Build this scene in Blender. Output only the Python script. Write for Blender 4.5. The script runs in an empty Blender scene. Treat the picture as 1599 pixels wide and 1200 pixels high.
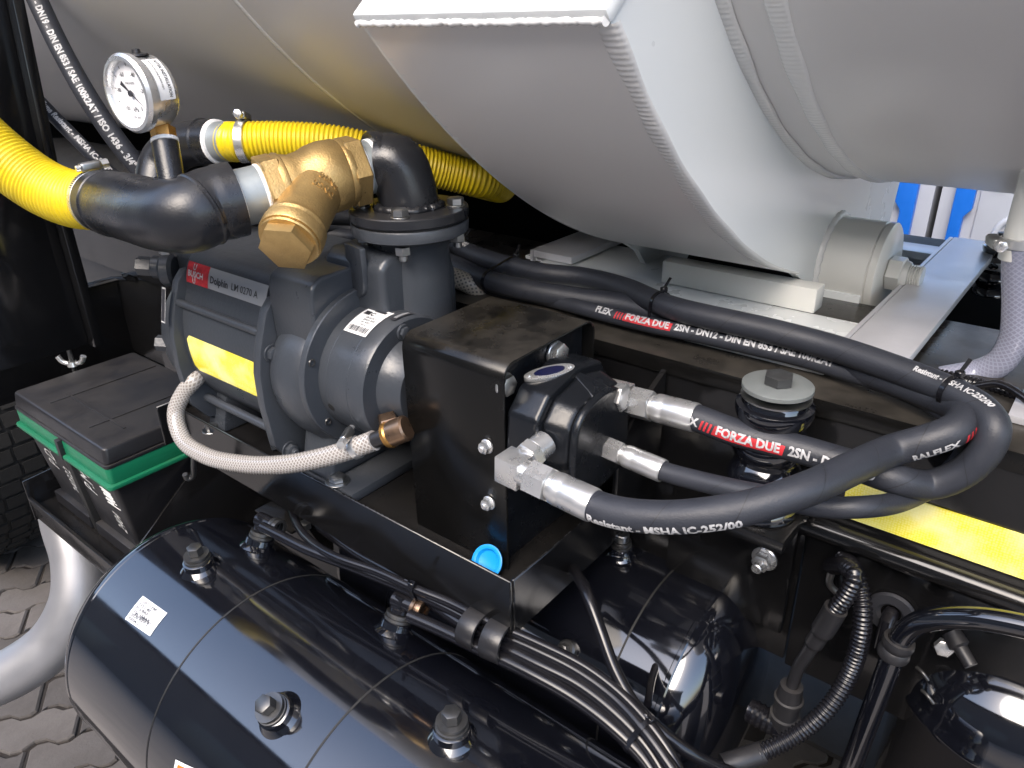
import bpy, bmesh, math, random
import numpy as np
from mathutils import Vector, Matrix
random.seed(7); rng = np.random.default_rng(7)
S = bpy.context.scene; COL = S.collection
R_ = math.radians; PI = math.pi

# ------------------------------------------------------------------ camera
PSI, TH, RO, F = R_(39.33), R_(25.88), R_(1.22), 1194.0
fw = np.array([-math.sin(PSI)*math.cos(TH), math.cos(PSI)*math.cos(TH), -math.sin(TH)])
rt = np.array([math.cos(PSI), math.sin(PSI), 0.0]); dn = np.cross(fw, rt)
rt, dn = rt*math.cos(RO)+dn*math.sin(RO), -rt*math.sin(RO)+dn*math.cos(RO)
CAM = np.array([0.0, 0.0, 1.6])
cd = bpy.data.cameras.new('camera'); cam = bpy.data.objects.new('camera', cd); COL.objects.link(cam)
cam.matrix_world = Matrix(((rt[0], -dn[0], -fw[0], 0), (rt[1], -dn[1], -fw[1], 0), (rt[2], -dn[2], -fw[2], 1.6), (0, 0, 0, 1)))
cd.sensor_width = 36.0; cd.lens = F/1599*36; cd.clip_start = 0.02; cd.clip_end = 2000
S.camera = cam

# ------------------------------------------------------------------ world, sun, exposure
SUN_EL, SUN_AZ = R_(48), R_(166)          # azimuth measured from +Y towards +X
w = bpy.data.worlds.new('World'); S.world = w; w.use_nodes = True
nt = w.node_tree; bg = nt.nodes['Background']
sky = nt.nodes.new('ShaderNodeTexSky'); sky.sky_type = 'NISHITA'; sky.sun_disc = False
sky.sun_elevation = SUN_EL; sky.sun_rotation = SUN_AZ; sky.air_density = 1.0; sky.dust_density = 3.0; sky.ozone_density = 1.0
nt.links.new(sky.outputs[0], bg.inputs[0]); bg.inputs[1].default_value = 0.15
ld = bpy.data.lights.new('sun', 'SUN'); ld.energy = 0.5; ld.angle = R_(40); ld.color = (1, .95, .88)
sun = bpy.data.objects.new('sun', ld); COL.objects.link(sun)
sd = Vector((math.sin(SUN_AZ)*math.cos(SUN_EL), math.cos(SUN_AZ)*math.cos(SUN_EL), math.sin(SUN_EL)))
sun.rotation_euler = sd.to_track_quat('Z', 'Y').to_euler()
S.view_settings.view_transform = 'Standard'; S.view_settings.look = 'None'
S.view_settings.exposure = 2.05; S.view_settings.gamma = 1.0

# ------------------------------------------------------------------ helpers
def V(*a): return np.array(a, float)
def P(u, v, **k):
    """world point of the survey photo's pixel (u,v) on a given plane x=, y=, z= or at a depth d="""
    r = rt*(u-800)/F + dn*(v-600)/F + fw
    if 'd' in k: return CAM + r*k['d']
    a, val = list(k.items())[0]; i = 'xyz'.index(a)
    return CAM + r*((val-CAM[i])/r[i])
def nz(v): v = np.asarray(v, float); return v/max(1e-12, np.linalg.norm(v))
def perp(a):
    a = nz(a); t = V(0, 0, 1) if abs(a[2]) < .9 else V(1, 0, 0)
    u = nz(np.cross(t, a)); return u, np.cross(a, u)
def cr(pts, ds=.01, closed=False):
    p = [np.asarray(q, float) for q in pts]
    p = [2*p[0]-p[1]]+p+[2*p[-1]-p[-2]]; out = []
    for i in range(1, len(p)-2):
        p0, p1, p2, p3 = p[i-1:i+3]
        t0 = 0; t1 = np.linalg.norm(p1-p0)**.5; t2 = t1+np.linalg.norm(p2-p1)**.5; t3 = t2+np.linalg.norm(p3-p2)**.5
        for t in np.linspace(t1, t2, 24, endpoint=False):
            a1 = (t1-t)/(t1-t0)*p0+(t-t0)/(t1-t0)*p1; a2 = (t2-t)/(t2-t1)*p1+(t-t1)/(t2-t1)*p2; a3 = (t3-t)/(t3-t2)*p2+(t-t2)/(t3-t2)*p3
            b1 = (t2-t)/(t2-t0)*a1+(t-t0)/(t2-t0)*a2; b2 = (t3-t)/(t3-t1)*a2+(t-t1)/(t3-t1)*a3
            out.append((t2-t)/(t2-t1)*b1+(t-t1)/(t2-t1)*b2)
    out.append(p[-2]); return resample(np.array(out), ds)
def resample(p, ds):
    s = np.r_[0, np.cumsum(np.linalg.norm(np.diff(p, axis=0), axis=1))]
    n = max(2, int(round(s[-1]/ds))+1); t = np.linspace(0, s[-1], n)
    return np.stack([np.interp(t, s, p[:, k]) for k in range(3)], 1)
def frames(p):
    T = np.gradient(p, axis=0); T /= np.linalg.norm(T, axis=1)[:, None]+1e-12
    u, _ = perp(T[0]); U = [u]
    for i in range(1, len(p)):
        u = U[-1]-T[i]*(U[-1]@T[i]); U.append(nz(u))
    U = np.array(U); return T, U, np.cross(T, U)

class G:
    def __init__(s): s.v = []; s.f = []; s.uv = []
    def add(s, vs, fs, uvs=None):
        o = len(s.v); s.v.extend([tuple(map(float, q)) for q in vs])
        for i, f in enumerate(fs):
            s.f.append(tuple(o+k for k in f)); s.uv.append(uvs[i] if uvs else None)
        return s
    def box(s, x0, x1, y0, y1, z0, z1):
        v = [(x, y, z) for x in (x0, x1) for y in (y0, y1) for z in (z0, z1)]
        return s.add(v, [(0, 1, 3, 2), (4, 6, 7, 5), (0, 4, 5, 1), (2, 3, 7, 6), (0, 2, 6, 4), (1, 5, 7, 3)])
    def obox(s, c, ex, ey, ez, a, b, h):
        c, ex, ey, ez = map(np.asarray, (c, ex, ey, ez))
        v = [c+ex*a*i/2+ey*b*j/2+ez*h*k/2 for i in (-1, 1) for j in (-1, 1) for k in (-1, 1)]
        return s.add(v, [(0, 1, 3, 2), (4, 6, 7, 5), (0, 4, 5, 1), (2, 3, 7, 6), (0, 2, 6, 4), (1, 5, 7, 3)])
    def prism(s, poly, o, ex, ey, d):
        """2-D outline in the plane (ex,ey) through o, pushed by the vector d"""
        o, ex, ey, d = map(np.asarray, (o, ex, ey, d)); n = len(poly)
        if np.cross(ex, ey)@d < 0: poly = poly[::-1]
        a = [o+ex*x+ey*y for x, y in poly]; b = [q+d for q in a]
        return s.add(a+b, [tuple(range(n))[::-1], tuple(range(n, 2*n))]+[(i, (i+1) % n, n+(i+1) % n, n+i) for i in range(n)])
    def lathe(s, prof, o, ax, n=32, ph=0, up=None):
        """profile of (height along ax, radius)"""
        ax = nz(ax); o = np.asarray(o, float); u, w_ = perp(ax)
        if up is not None: u = nz(np.asarray(up)-ax*(np.asarray(up)@ax)); w_ = np.cross(ax, u)
        vs = []; rows = []; L = 0; Ls = []
        for i, (h, r) in enumerate(prof):
            if i: L += math.hypot(h-prof[i-1][0], r-prof[i-1][1])
            Ls.append(L)
            if r <= 1e-6: rows.append([len(vs)]*n); vs.append(o+ax*h)
            else:
                rows.append(list(range(len(vs), len(vs)+n)))
                for k in range(n):
                    a = ph+2*PI*k/n; vs.append(o+ax*h+(u*math.cos(a)+w_*math.sin(a))*r)
        fs = []; uv = []
        for i in range(len(prof)-1):
            for k in range(n):
                k2 = (k+1) % n; q = [rows[i][k], rows[i][k2], rows[i+1][k2], rows[i+1][k]]
                t = [(Ls[i], k/n), (Ls[i], (k+1)/n), (Ls[i+1], (k+1)/n), (Ls[i+1], k/n)]
                qq = []; tt = []
                for a, b in zip(q, t):
                    if a not in qq: qq.append(a); tt.append(b)
                if len(qq) > 2: fs.append(tuple(qq)); uv.append(tt)
        return s.add(vs, fs, uv)
    def cyl(s, o, ax, h, r, n=24, c=0.0):
        c = min(c, h/3, r/3)
        pr = [(0, 0), (0, r), (h, r), (h, 0)] if c <= 0 else [(0, 0), (0, r-c), (c, r), (h-c, r), (h, r-c), (h, 0)]
        return s.lathe(pr, o, ax, n)
    def hexa(s, o, ax, h, r, c=None, ph=0, up=None):
        c = r*.12 if c is None else c
        return s.lathe([(0, 0), (0, r-c), (c*.6, r), (h-c*.6, r), (h, r-c), (h, 0)], o, ax, 6, ph, up)
    def tube(s, p, r, n=16, cap=True):
        p = np.asarray(p, float); T, U, W = frames(p); m = len(p)
        rr = np.full(m, r) if np.isscalar(r) else np.asarray(r)
        a = np.arange(n)*2*PI/n
        vs = (p[:, None]+rr[:, None, None]*(U[:, None]*np.cos(a)[None, :, None]+W[:, None]*np.sin(a)[None, :, None])).reshape(-1, 3)
        L = np.r_[0, np.cumsum(np.linalg.norm(np.diff(p, axis=0), axis=1))]
        fs = []; uv = []
        for i in range(m-1):
            for k in range(n):
                k2 = (k+1) % n
                fs.append((i*n+k, i*n+k2, (i+1)*n+k2, (i+1)*n+k)); uv.append([(L[i], k/n), (L[i], (k+1)/n), (L[i+1], (k+1)/n), (L[i+1], k/n)])
        if cap:
            fs.append(tuple(range(n))[::-1]); uv.append(None); fs.append(tuple(range((m-1)*n, m*n))); uv.append(None)
        return s.add(vs, fs, uv)
    def xf(s, fn): s.v = [tuple(fn(np.array(q))) for q in s.v]; return s

def label(o, lab, cat=None, group=None, kind=None):
    if lab: o['label'] = lab
    if cat: o['category'] = cat
    if group: o['group'] = group
    if kind: o['kind'] = kind
    return o
def thing(name, lab, cat, loc=(0, 0, 0), group=None):
    o = bpy.data.objects.new(name, None); COL.objects.link(o); o.location = [float(k) for k in loc]; o.empty_display_size = .02
    return label(o, lab, cat, group)
def wloc(o):
    l = Vector((0, 0, 0))
    while o: l += o.location; o = o.parent
    return l
def part(name, g, m, parent=None, bevel=0, seg=2, sharp=38, smooth=True, lab=None):
    me = bpy.data.meshes.new(name); off = np.array(wloc(parent)) if parent else np.zeros(3)
    vs = np.array(g.v)-off
    me.from_pydata(vs.tolist(), [], g.f)
    if any(u is not None for u in g.uv):
        lay = me.uv_layers.new(name='UVMap'); i = 0; buf = np.zeros((len(me.loops), 2))
        for f, u in zip(g.f, g.uv):
            if u is not None: buf[i:i+len(f)] = u
            i += len(f)
        lay.data.foreach_set('uv', buf.ravel())
    bm = bmesh.new(); bm.from_mesh(me)
    if bevel: 
        bmesh.ops.remove_doubles(bm, verts=bm.verts, dist=1e-6)
        bmesh.ops.recalc_face_normals(bm, faces=bm.faces)
        es = [e for e in bm.edges if len(e.link_faces) == 2 and e.calc_face_angle(0) > R_(30)]
        bmesh.ops.bevel(bm, geom=es, offset=bevel, segments=seg, profile=.6, affect='EDGES', clamp_overlap=True)
    bmesh.ops.recalc_face_normals(bm, faces=bm.faces)
    if smooth:
        for f in bm.faces: f.smooth = True
        for e in bm.edges:
            e.smooth = not (len(e.link_faces) == 2 and e.calc_face_angle(0) > R_(sharp))
    bm.to_mesh(me); bm.free()
    me.materials.append(m)
    o = bpy.data.objects.new(name, me); COL.objects.link(o); o.parent = parent
    if lab: o['label'] = lab
    return o
_tc = {}
def glyphs(txt, size, bold=.012, shear=0):
    if not txt: return [], []
    k = (txt, bold, shear)
    if k not in _tc:
        bm = bmesh.new()
        def seg(tx, dx):
            cu = bpy.data.curves.new('writing', 'FONT'); cu.body = tx; cu.size = 1; cu.offset = bold; cu.resolution_u = 2; cu.shear = shear
            ob = bpy.data.objects.new('writing', cu); me = bpy.data.meshes.new_from_object(ob)
            n0 = len(bm.verts); bm.from_mesh(me); bm.verts.ensure_lookup_table(); X = 0
            for v in bm.verts[n0:]: X = max(X, v.co.x); v.co.x += dx
            bpy.data.meshes.remove(me); bpy.data.objects.remove(ob); bpy.data.curves.remove(cu); return X
        def width(tx):
            cu = bpy.data.curves.new('w', 'FONT'); cu.body = tx; cu.size = 1; ob = bpy.data.objects.new('w', cu); me = bpy.data.meshes.new_from_object(ob)
            X = max([v.co.x for v in me.vertices] or [0]); bpy.data.meshes.remove(me); bpy.data.objects.remove(ob); bpy.data.curves.remove(cu); return X
        x_ = 0; pcs = txt.split('M'); wI = width('I')
        for q_, pc in enumerate(pcs):
            if pc: seg(pc, x_); x_ += width(pc+'I')-wI
            if q_ < len(pcs)-1:
                a, b, w2 = .07-bold, .71+bold, .10+2*bold
                f_ = bm.faces.new([bm.verts.new((px+x_+shear*py, py, 0)) for px, py in ((a, -bold), (a+w2, -bold), (a+w2, .47), (.39, .22), (b-w2, .47), (b-w2, -bold), (b, -bold), (b, .68+bold), (b-w2*1.1, .68+bold), (.39, .42), (a+w2*1.1, .68+bold), (a, .68+bold))])
                bmesh.ops.triangulate(bm, faces=[f_]); x_ += .78
        ys = np.arange(-.2, .95, .12)
        for y in ys:
            bmesh.ops.bisect_plane(bm, geom=bm.verts[:]+bm.edges[:]+bm.faces[:], plane_co=(0, y, 0), plane_no=(0, 1, 0))
        xs = [v.co.x for v in bm.verts] or [0]
        for x in np.arange(0, max(xs), .3):
            bmesh.ops.bisect_plane(bm, geom=bm.verts[:]+bm.edges[:]+bm.faces[:], plane_co=(x, 0, 0), plane_no=(1, 0, 0))
        bm.verts.index_update()
        _tc[k] = ([(v.co.x, v.co.y) for v in bm.verts], [tuple(v.index for v in f.verts) for f in bm.faces])
        bm.free()
    vs, fs = _tc[k]
    return [(x*size, y*size) for x, y in vs], fs
def write(g, txt, size, fn, bold=.012, x0=0, y0=0, shear=0, sx=1):
    vs, fs = glyphs(txt, size, bold, shear)
    g.add([fn(x*sx+x0, y+y0) for x, y in vs], fs); return (max(x for x, _ in vs) if vs else 0)*sx
def write_raised(g, txt, size, fn, lo, hi, bold=.012, x0=0, y0=0, sx=1):
    vs, fs = glyphs(txt, size, bold); n = len(vs); ed = {}
    for f in fs:
        for a, b in zip(f, f[1:]+f[:1]): ed[(min(a, b), max(a, b))] = ed.get((min(a, b), max(a, b)), 0)+1
    g.add([fn(x*sx+x0, y+y0, hi) for x, y in vs]+[fn(x*sx+x0, y+y0, lo) for x, y in vs], fs+[(a, b, b+n, a+n) for (a, b), c in ed.items() if c == 1])
def plane_fn(o, ex, ey, lift=.0004):
    o = np.asarray(o, float); ex = nz(ex); ey = nz(np.asarray(ey)-ex*(np.asarray(ey)@ex)); n = np.cross(ex, ey)
    return lambda x, y: o+ex*x+ey*y+n*lift
def grid_patch(g, fn, x0, x1, y0, y1, nx=8, ny=6, slant=0):
    vs = [fn(x0+(x1-x0)*i/nx+slant*j/ny, y0+(y1-y0)*j/ny) for i in range(nx+1) for j in range(ny+1)]
    g.add(vs, [(i*(ny+1)+j, (i+1)*(ny+1)+j, (i+1)*(ny+1)+j+1, i*(ny+1)+j+1) for i in range(nx) for j in range(ny)])
def hose_fn(p, r, s0, ref, phi=0, lift=.0004, rev=False):
    """wraps flat (x,y) onto the tube along p: x runs along the hose from arc length s0, y round it, centred where the surface faces ref"""
    p = np.asarray(p); T, _, _ = frames(p); L = np.r_[0, np.cumsum(np.linalg.norm(np.diff(p, axis=0), axis=1))]
    ref = np.asarray(ref, float)
    def fn(x, y):
        s = s0-x if rev else s0+x
        q = np.array([np.interp(s, L, p[:, k]) for k in range(3)]); t = nz([np.interp(s, L, T[:, k]) for k in range(3)])
        if rev: t = -t
        n = nz(ref-t*(ref@t)); b = np.cross(n, t); a = phi+y/r
        return q+(n*math.cos(a)+b*math.sin(a))*(r+lift)
    return fn

# ------------------------------------------------------------------ materials
def mat(name, col, rough=.5, metal=0, var=.15, vs=12, bump=0, bs=150, dust=None, coat=0, spec=.5, rvar=.1, scr=0, sub=0, trans=0):
    m = bpy.data.materials.new(name); m.use_nodes = True; t = m.node_tree; N = t.nodes; L = t.links.new
    b = N['Principled BSDF']; tc = N.new('ShaderNodeTexCoord')
    b.inputs['Metallic'].default_value = metal; b.inputs['Roughness'].default_value = rough
    b.inputs['Specular IOR Level'].default_value = spec; b.inputs['Coat Weight'].default_value = coat; b.inputs['Coat Roughness'].default_value = .06
    if sub: b.inputs['Subsurface Weight'].default_value = sub; b.inputs['Subsurface Radius'].default_value = (.004, .004, .004)
    if trans: b.inputs['Transmission Weight'].default_value = trans
    n1 = N.new('ShaderNodeTexNoise'); n1.inputs['Scale'].default_value = vs; n1.inputs['Detail'].default_value = 6; n1.inputs['Roughness'].default_value = .65
    L(tc.outputs['Object'], n1.inputs['Vector'])
    mx = N.new('ShaderNodeMix'); mx.data_type = 'RGBA'
    c = np.array(col); mx.inputs[6].default_value = (*np.clip(c*(1-var), 0, 1), 1); mx.inputs[7].default_value = (*np.clip(c*(1+var), 0, 1), 1)
    L(n1.outputs['Fac'], mx.inputs[0]); out = mx.outputs[2]
    rr = N.new('ShaderNodeMapRange'); rr.inputs[1].default_value = .3; rr.inputs[2].default_value = .7
    rr.inputs[3].default_value = max(.02, rough-rvar); rr.inputs[4].default_value = min(1, rough+rvar)
    L(n1.outputs['Fac'], rr.inputs[0]); ro = rr.outputs[0]
    if dust:   # (colour, amount, noise scale, facing-up only)
        dcol, amt, dsc, upo = dust
        n2 = N.new('ShaderNodeTexNoise'); n2.inputs['Scale'].default_value = dsc; n2.inputs['Detail'].default_value = 8; n2.inputs['Roughness'].default_value = .7
        L(tc.outputs['Object'], n2.inputs['Vector'])
        m2 = N.new('ShaderNodeMapRange'); m2.inputs[1].default_value = .35; m2.inputs[2].default_value = .75; m2.inputs[3].default_value = 0; m2.inputs[4].default_value = amt
        L(n2.outputs['Fac'], m2.inputs[0]); fac = m2.outputs[0]
        if upo:
            ge = N.new('ShaderNodeNewGeometry'); sp = N.new('ShaderNodeSeparateXYZ'); L(ge.outputs['Normal'], sp.inputs[0])
            m3 = N.new('ShaderNodeMapRange'); m3.inputs[1].default_value = .55; m3.inputs[2].default_value = 1; m3.inputs[3].default_value = .04; m3.inputs[4].default_value = 1
            L(sp.outputs[2], m3.inputs[0]); mu = N.new('ShaderNodeMath'); mu.operation = 'MULTIPLY'; L(fac, mu.inputs[0]); L(m3.outputs[0], mu.inputs[1]); fac = mu.outputs[0]
        mx2 = N.new('ShaderNodeMix'); mx2.data_type = 'RGBA'; L(fac, mx2.inputs[0]); L(out, mx2.inputs[6]); mx2.inputs[7].default_value = (*dcol, 1); out = mx2.outputs[2]
        mr = N.new('ShaderNodeMix'); L(fac, mr.inputs[0]); L(ro, mr.inputs[2]); mr.inputs[3].default_value = .85; ro = mr.outputs[0]
    if scr:    # sparse bright chips / scratches
        vo = N.new('ShaderNodeTexNoise'); vo.inputs['Scale'].default_value = 55; vo.inputs['Detail'].default_value = 9; vo.inputs['Roughness'].default_value = .8
        L(tc.outputs['Object'], vo.inputs['Vector'])
        ms = N.new('ShaderNodeMapRange'); ms.inputs[1].default_value = .72; ms.inputs[2].default_value = .78; ms.inputs[3].default_value = 0; ms.inputs[4].default_value = scr
        L(vo.outputs['Fac'], ms.inputs[0])
        mx3 = N.new('ShaderNodeMix'); mx3.data_type = 'RGBA'; L(ms.outputs[0], mx3.inputs[0]); L(out, mx3.inputs[6]); mx3.inputs[7].default_value = (.45, .45, .43, 1); out = mx3.outputs[2]
    L(out, b.inputs['Base Color']); L(ro, b.inputs['Roughness'])
    if bump:
        n4 = N.new('ShaderNodeTexNoise'); n4.inputs['Scale'].default_value = bs; n4.inputs['Detail'].default_value = 3
        L(tc.outputs['Object'], n4.inputs['Vector'])
        bp = N.new('ShaderNodeBump'); bp.inputs['Strength'].default_value = bump; bp.inputs['Distance'].default_value = .002
        L(n4.outputs['Fac'], bp.inputs['Height']); L(bp.outputs[0], b.inputs['Normal'])
    return m
DUST = (.10, .088, .072)
M = {}
M['black'] = mat('black_paint', (.006, .006, .0065), .15, bump=.04, bs=60, dust=(DUST, .12, 9, True), scr=.5)
M['black_dusty'] = mat('dusty_black_paint', (.004, .004, .004), .22, spec=.3, bump=.06, bs=80, dust=((.13, .115, .095), .5, 7, True), scr=.5)
M['tank_black'] = mat('gloss_black_enamel', (.004, .0045, .007), .08, bump=.015, bs=18, coat=.8, spec=1.0, dust=((.035, .033, .030), .10, 6, True), rvar=.04)
M['matt_black'] = mat('matt_black', (.008, .008, .008), .6, bump=.1, dust=(DUST, .2, 8, True))
M['plastic'] = mat('black_plastic', (.014, .014, .016), .38, bump=.08, bs=400, dust=(DUST, .3, 10, True))
M['nylon'] = mat('black_nylon_pipe', (.006, .006, .008), .2, rvar=.05, dust=(DUST, .10, 30, True))
M['rubber'] = mat('hose_rubber', (.020, .021, .026), .55, bump=.15, bs=700, var=.25, vs=25)
M['pump'] = mat('pump_grey_enamel', (.040, .0455, .054), .34, bump=.12, bs=240, var=.12, scr=.5, dust=((.13, .12, .11), .15, 12, True))
M['cast'] = mat('motor_black_enamel', (.006, .007, .009), .26, spec=.4, bump=.10, bs=260, rvar=.05)
M['bend'] = mat('bend_black_paint', (.012, .013, .016), .3, bump=.10, bs=500, dust=(DUST, .15, 10, True), scr=.35)
M['zinc'] = mat('zinc_plated_steel', (.72, .72, .71), .30, .85, var=.12, vs=40, bump=.03)
M['steel'] = mat('dull_steel', (.42, .42, .41), .36, 1, var=.2, vs=50, bump=.08)
M['dark_steel'] = mat('dark_steel', (.10, .10, .10), .38, .8, var=.3, vs=60, scr=.4)
M['washer'] = mat('dull_zinc_washer', (.19, .205, .20), .5, .35, var=.2, vs=60, bump=.1)
M['galv'] = mat('galvanised_pipe', (.30, .33, .34), .48, .55, var=.25, vs=45, bump=.1)
M['ptfe'] = mat('white_thread_tape', (.85, .85, .84), .6, bump=.5, bs=500)
M['brass'] = mat('cast_brass', (.52, .355, .145), .33, .8, var=.3, vs=35, bump=.22, bs=520, dust=((.20, .125, .05), .45, 28, False))
M['brass_dark'] = mat('amber_brass', (.42, .22, .06), .3, .8, var=.3, vs=80)
M['bronze'] = mat('tarnished_bronze', (.26, .17, .11), .32, .9, var=.4, vs=60)
M['white'] = mat('white_tank_paint', (.66, .65, .64), .30, bump=.25, bs=5, var=.03, vs=3, rvar=.02)
M['white_plate'] = mat('white_plate_paint', (.70, .73, .73), .28, bump=.02, bs=60, var=.02, vs=3, rvar=.015)
M['weld'] = mat('painted_weld', (.70, .70, .69), .25, var=.04, bump=.12, bs=260, rvar=.02)
M['cream'] = mat('cream_hub_paint', (.70, .70, .66), .25, bump=.02, var=.02, rvar=.015)
M['alu'] = mat('bare_aluminium', (.66, .66, .69), .38, .5, var=.22, vs=14, bump=.05, bs=90)
M['exhaust'] = mat('aluminised_exhaust', (.30, .30, .31), .45, .6, var=.18, vs=10, bump=.05)
M['green'] = mat('green_plastic', (.006, .145, .068), .38, bump=.05, dust=(DUST, .25, 14, True))
M['blue'] = mat('blue_plastic', (.005, .24, .62), .35)
M['toilet_blue'] = mat('cabin_blue_plastic', (.01, .12, .50), .4)
M['toilet_grey'] = mat('cabin_grey_plastic', (.36, .38, .42), .45, var=.05)
M['red'] = mat('red_print', (.55, .02, .03), .5, dust=((.10, .02, .02), .7, 140, False))
M['ink'] = mat('white_print', (.58, .58, .58), .55, dust=((.10, .10, .11), .9, 160, False))
M['chalk'] = mat('white_marker', (.55, .55, .53), .7)
M['darkink'] = mat('dark_print', (.03, .03, .035), .5)
M['paper'] = mat('white_sticker', (.80, .80, .79), .4, var=.03)
M['silverlabel'] = mat('silver_label', (.30, .31, .32), .4, .2, var=.05)
M['dial'] = mat('dial_white', (.82, .82, .83), .4, var=.02)
M['orange'] = mat('orange_reflector', (.9, .17, .01), .25)
M['navy'] = mat('navy_badge', (.006, .007, .03), .25)
M['brick_dark'] = mat('dark_wall_render', (.10, .09, .085), .8, var=.2, vs=2)
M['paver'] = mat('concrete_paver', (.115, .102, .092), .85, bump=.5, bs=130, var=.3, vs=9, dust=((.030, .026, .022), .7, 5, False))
M['yard'] = mat('yard_paving', (.25, .22, .19), .9, bump=.5, bs=40, var=.3, vs=5)
M['joint'] = mat('sandy_joint', (.020, .016, .013), .95, bump=.6, bs=60, var=.3)
M['yellow_rib'] = mat('yellow_hose_plastic', (.74, .55, .008), .3, var=.06, spec=.5, rvar=.02, dust=((.34, .27, .05), .4, 26, False))
M['tyre'] = mat('tyre_rubber', (.009, .009, .009), .8, bump=.3)

def per_object_tone(m, amt):
    t = m.node_tree; b = t.nodes['Principled BSDF']; src = b.inputs['Base Color'].links[0].from_socket
    oi = t.nodes.new('ShaderNodeObjectInfo'); mr = t.nodes.new('ShaderNodeMapRange'); mr.inputs[3].default_value = 1-amt; mr.inputs[4].default_value = 1+amt
    t.links.new(oi.outputs['Random'], mr.inputs[0]); hs = t.nodes.new('ShaderNodeHueSaturation'); t.links.new(mr.outputs[0], hs.inputs['Value']); t.links.new(src, hs.inputs['Color']); t.links.new(hs.outputs[0], b.inputs['Base Color'])
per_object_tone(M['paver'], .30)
def uv_mat(name, fn, base, rough=.5, **kw):
    m = mat(name, base, rough, **kw); t = m.node_tree; b = t.nodes['Principled BSDF']
    lk = b.inputs['Base Color'].links[0]; src = lk.from_socket
    uv = t.nodes.new('ShaderNodeUVMap'); sp = t.nodes.new('ShaderNodeSeparateXYZ'); t.links.new(uv.outputs[0], sp.inputs[0])
    fn(t, b, sp, src); return m
def math_(t, op, a, b=None):
    n = t.nodes.new('ShaderNodeMath'); n.operation = op
    for i, q in enumerate((a, b)):
        if q is None: continue
        if isinstance(q, (int, float)): n.inputs[i].default_value = q
        else: t.links.new(q, n.inputs[i])
    return n.outputs[0]
def braid(strand, k_u, k_v, wid):
    def fn(t, b, sp, src):
        fac = None
        for sg in (1, -1):
            q = math_(t, 'FRACT', math_(t, 'ADD', math_(t, 'MULTIPLY', sp.outputs[0], k_u), math_(t, 'MULTIPLY', sp.outputs[1], sg*k_v)))
            l = math_(t, 'LESS_THAN', q, wid); fac = l if fac is None else math_(t, 'MAXIMUM', fac, l)
        mx = t.nodes.new('ShaderNodeMix'); mx.data_type = 'RGBA'; t.links.new(fac, mx.inputs[0]); t.links.new(src, mx.inputs[6]); mx.inputs[7].default_value = (*strand, 1)
        t.links.new(mx.outputs[2], b.inputs['Base Color'])
        bp = t.nodes.new('ShaderNodeBump'); bp.inputs['Strength'].default_value = .35; bp.inputs['Distance'].default_value = .0006
        t.links.new(fac, bp.inputs['Height']); t.links.new(bp.outputs[0], b.inputs['Normal'])
    return fn
M['clear_hose'] = uv_mat('braided_clear_pvc', braid((.42, .40, .375), 190, 12, .34), (.21, .185, .165), .22, sub=.0, coat=.5)
M['clear_purple'] = uv_mat('braided_violet_pvc', braid((.29, .30, .38), 210, 14, .3), (.22, .23, .30), .25, coat=.4)
M['steel_braid'] = uv_mat('braided_steel_sheath', braid((.26, .23, .19), 190, 12, .5), (.06, .055, .05), .4)
def wrapmarks(t, b, sp, src):
    q = math_(t, 'FRACT', math_(t, 'ADD', math_(t, 'MULTIPLY', sp.outputs[0], 17.0), sp.outputs[1]))
    l = math_(t, 'LESS_THAN', q, .012)
    mx = t.nodes.new('ShaderNodeMix'); mx.data_type = 'RGBA'; t.links.new(l, mx.inputs[0]); t.links.new(src, mx.inputs[6]); mx.inputs[7].default_value = (.006, .006, .007, 1)
    t.links.new(mx.outputs[2], b.inputs['Base Color'])
M['hose'] = uv_mat('wrapped_hose_rubber', wrapmarks, (.020, .0225, .030), .5, bump=.15, bs=700, var=.22, vs=25)

def tape_mat():
    m = mat('yellow_reflective_sheet', (.97, .82, .05), .22, var=.09, vs=22, coat=.6)
    t = m.node_tree; b = t.nodes['Principled BSDF']; src = b.inputs['Base Color'].links[0].from_socket
    tc = t.nodes.new('ShaderNodeTexCoord'); vo = t.nodes.new('ShaderNodeTexVoronoi'); vo.inputs['Scale'].default_value = 420; vo.inputs['Randomness'].default_value = .35; t.links.new(tc.outputs['Object'], vo.inputs['Vector'])
    l = math_(t, 'LESS_THAN', vo.outputs['Distance'], .42)
    mx = t.nodes.new('ShaderNodeMix'); mx.data_type = 'RGBA'; t.links.new(l, mx.inputs[0]); t.links.new(src, mx.inputs[6]); mx.inputs[7].default_value = (1, .90, .16, 1)
    nz_ = t.nodes.new('ShaderNodeTexNoise'); nz_.inputs['Scale'].default_value = 26; nz_.inputs['Detail'].default_value = 5; t.links.new(tc.outputs['Object'], nz_.inputs['Vector'])
    mr = t.nodes.new('ShaderNodeMapRange'); mr.inputs[1].default_value = .45; mr.inputs[2].default_value = .65; mr.inputs[4].default_value = .75; t.links.new(nz_.outputs['Fac'], mr.inputs[0])
    m2 = t.nodes.new('ShaderNodeMix'); m2.data_type = 'RGBA'; t.links.new(mr.outputs[0], m2.inputs[0]); t.links.new(mx.outputs[2], m2.inputs[6]); m2.inputs[7].default_value = (1, .95, .42, 1)  # pale noise patches paint reflected glare into the tape colour
    t.links.new(m2.outputs[2], b.inputs['Base Color']); return m
M['tape'] = tape_mat()

X3, Y3, Z3 = V(1, 0, 0), V(0, 1, 0), V(0, 0, 1)

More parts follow.
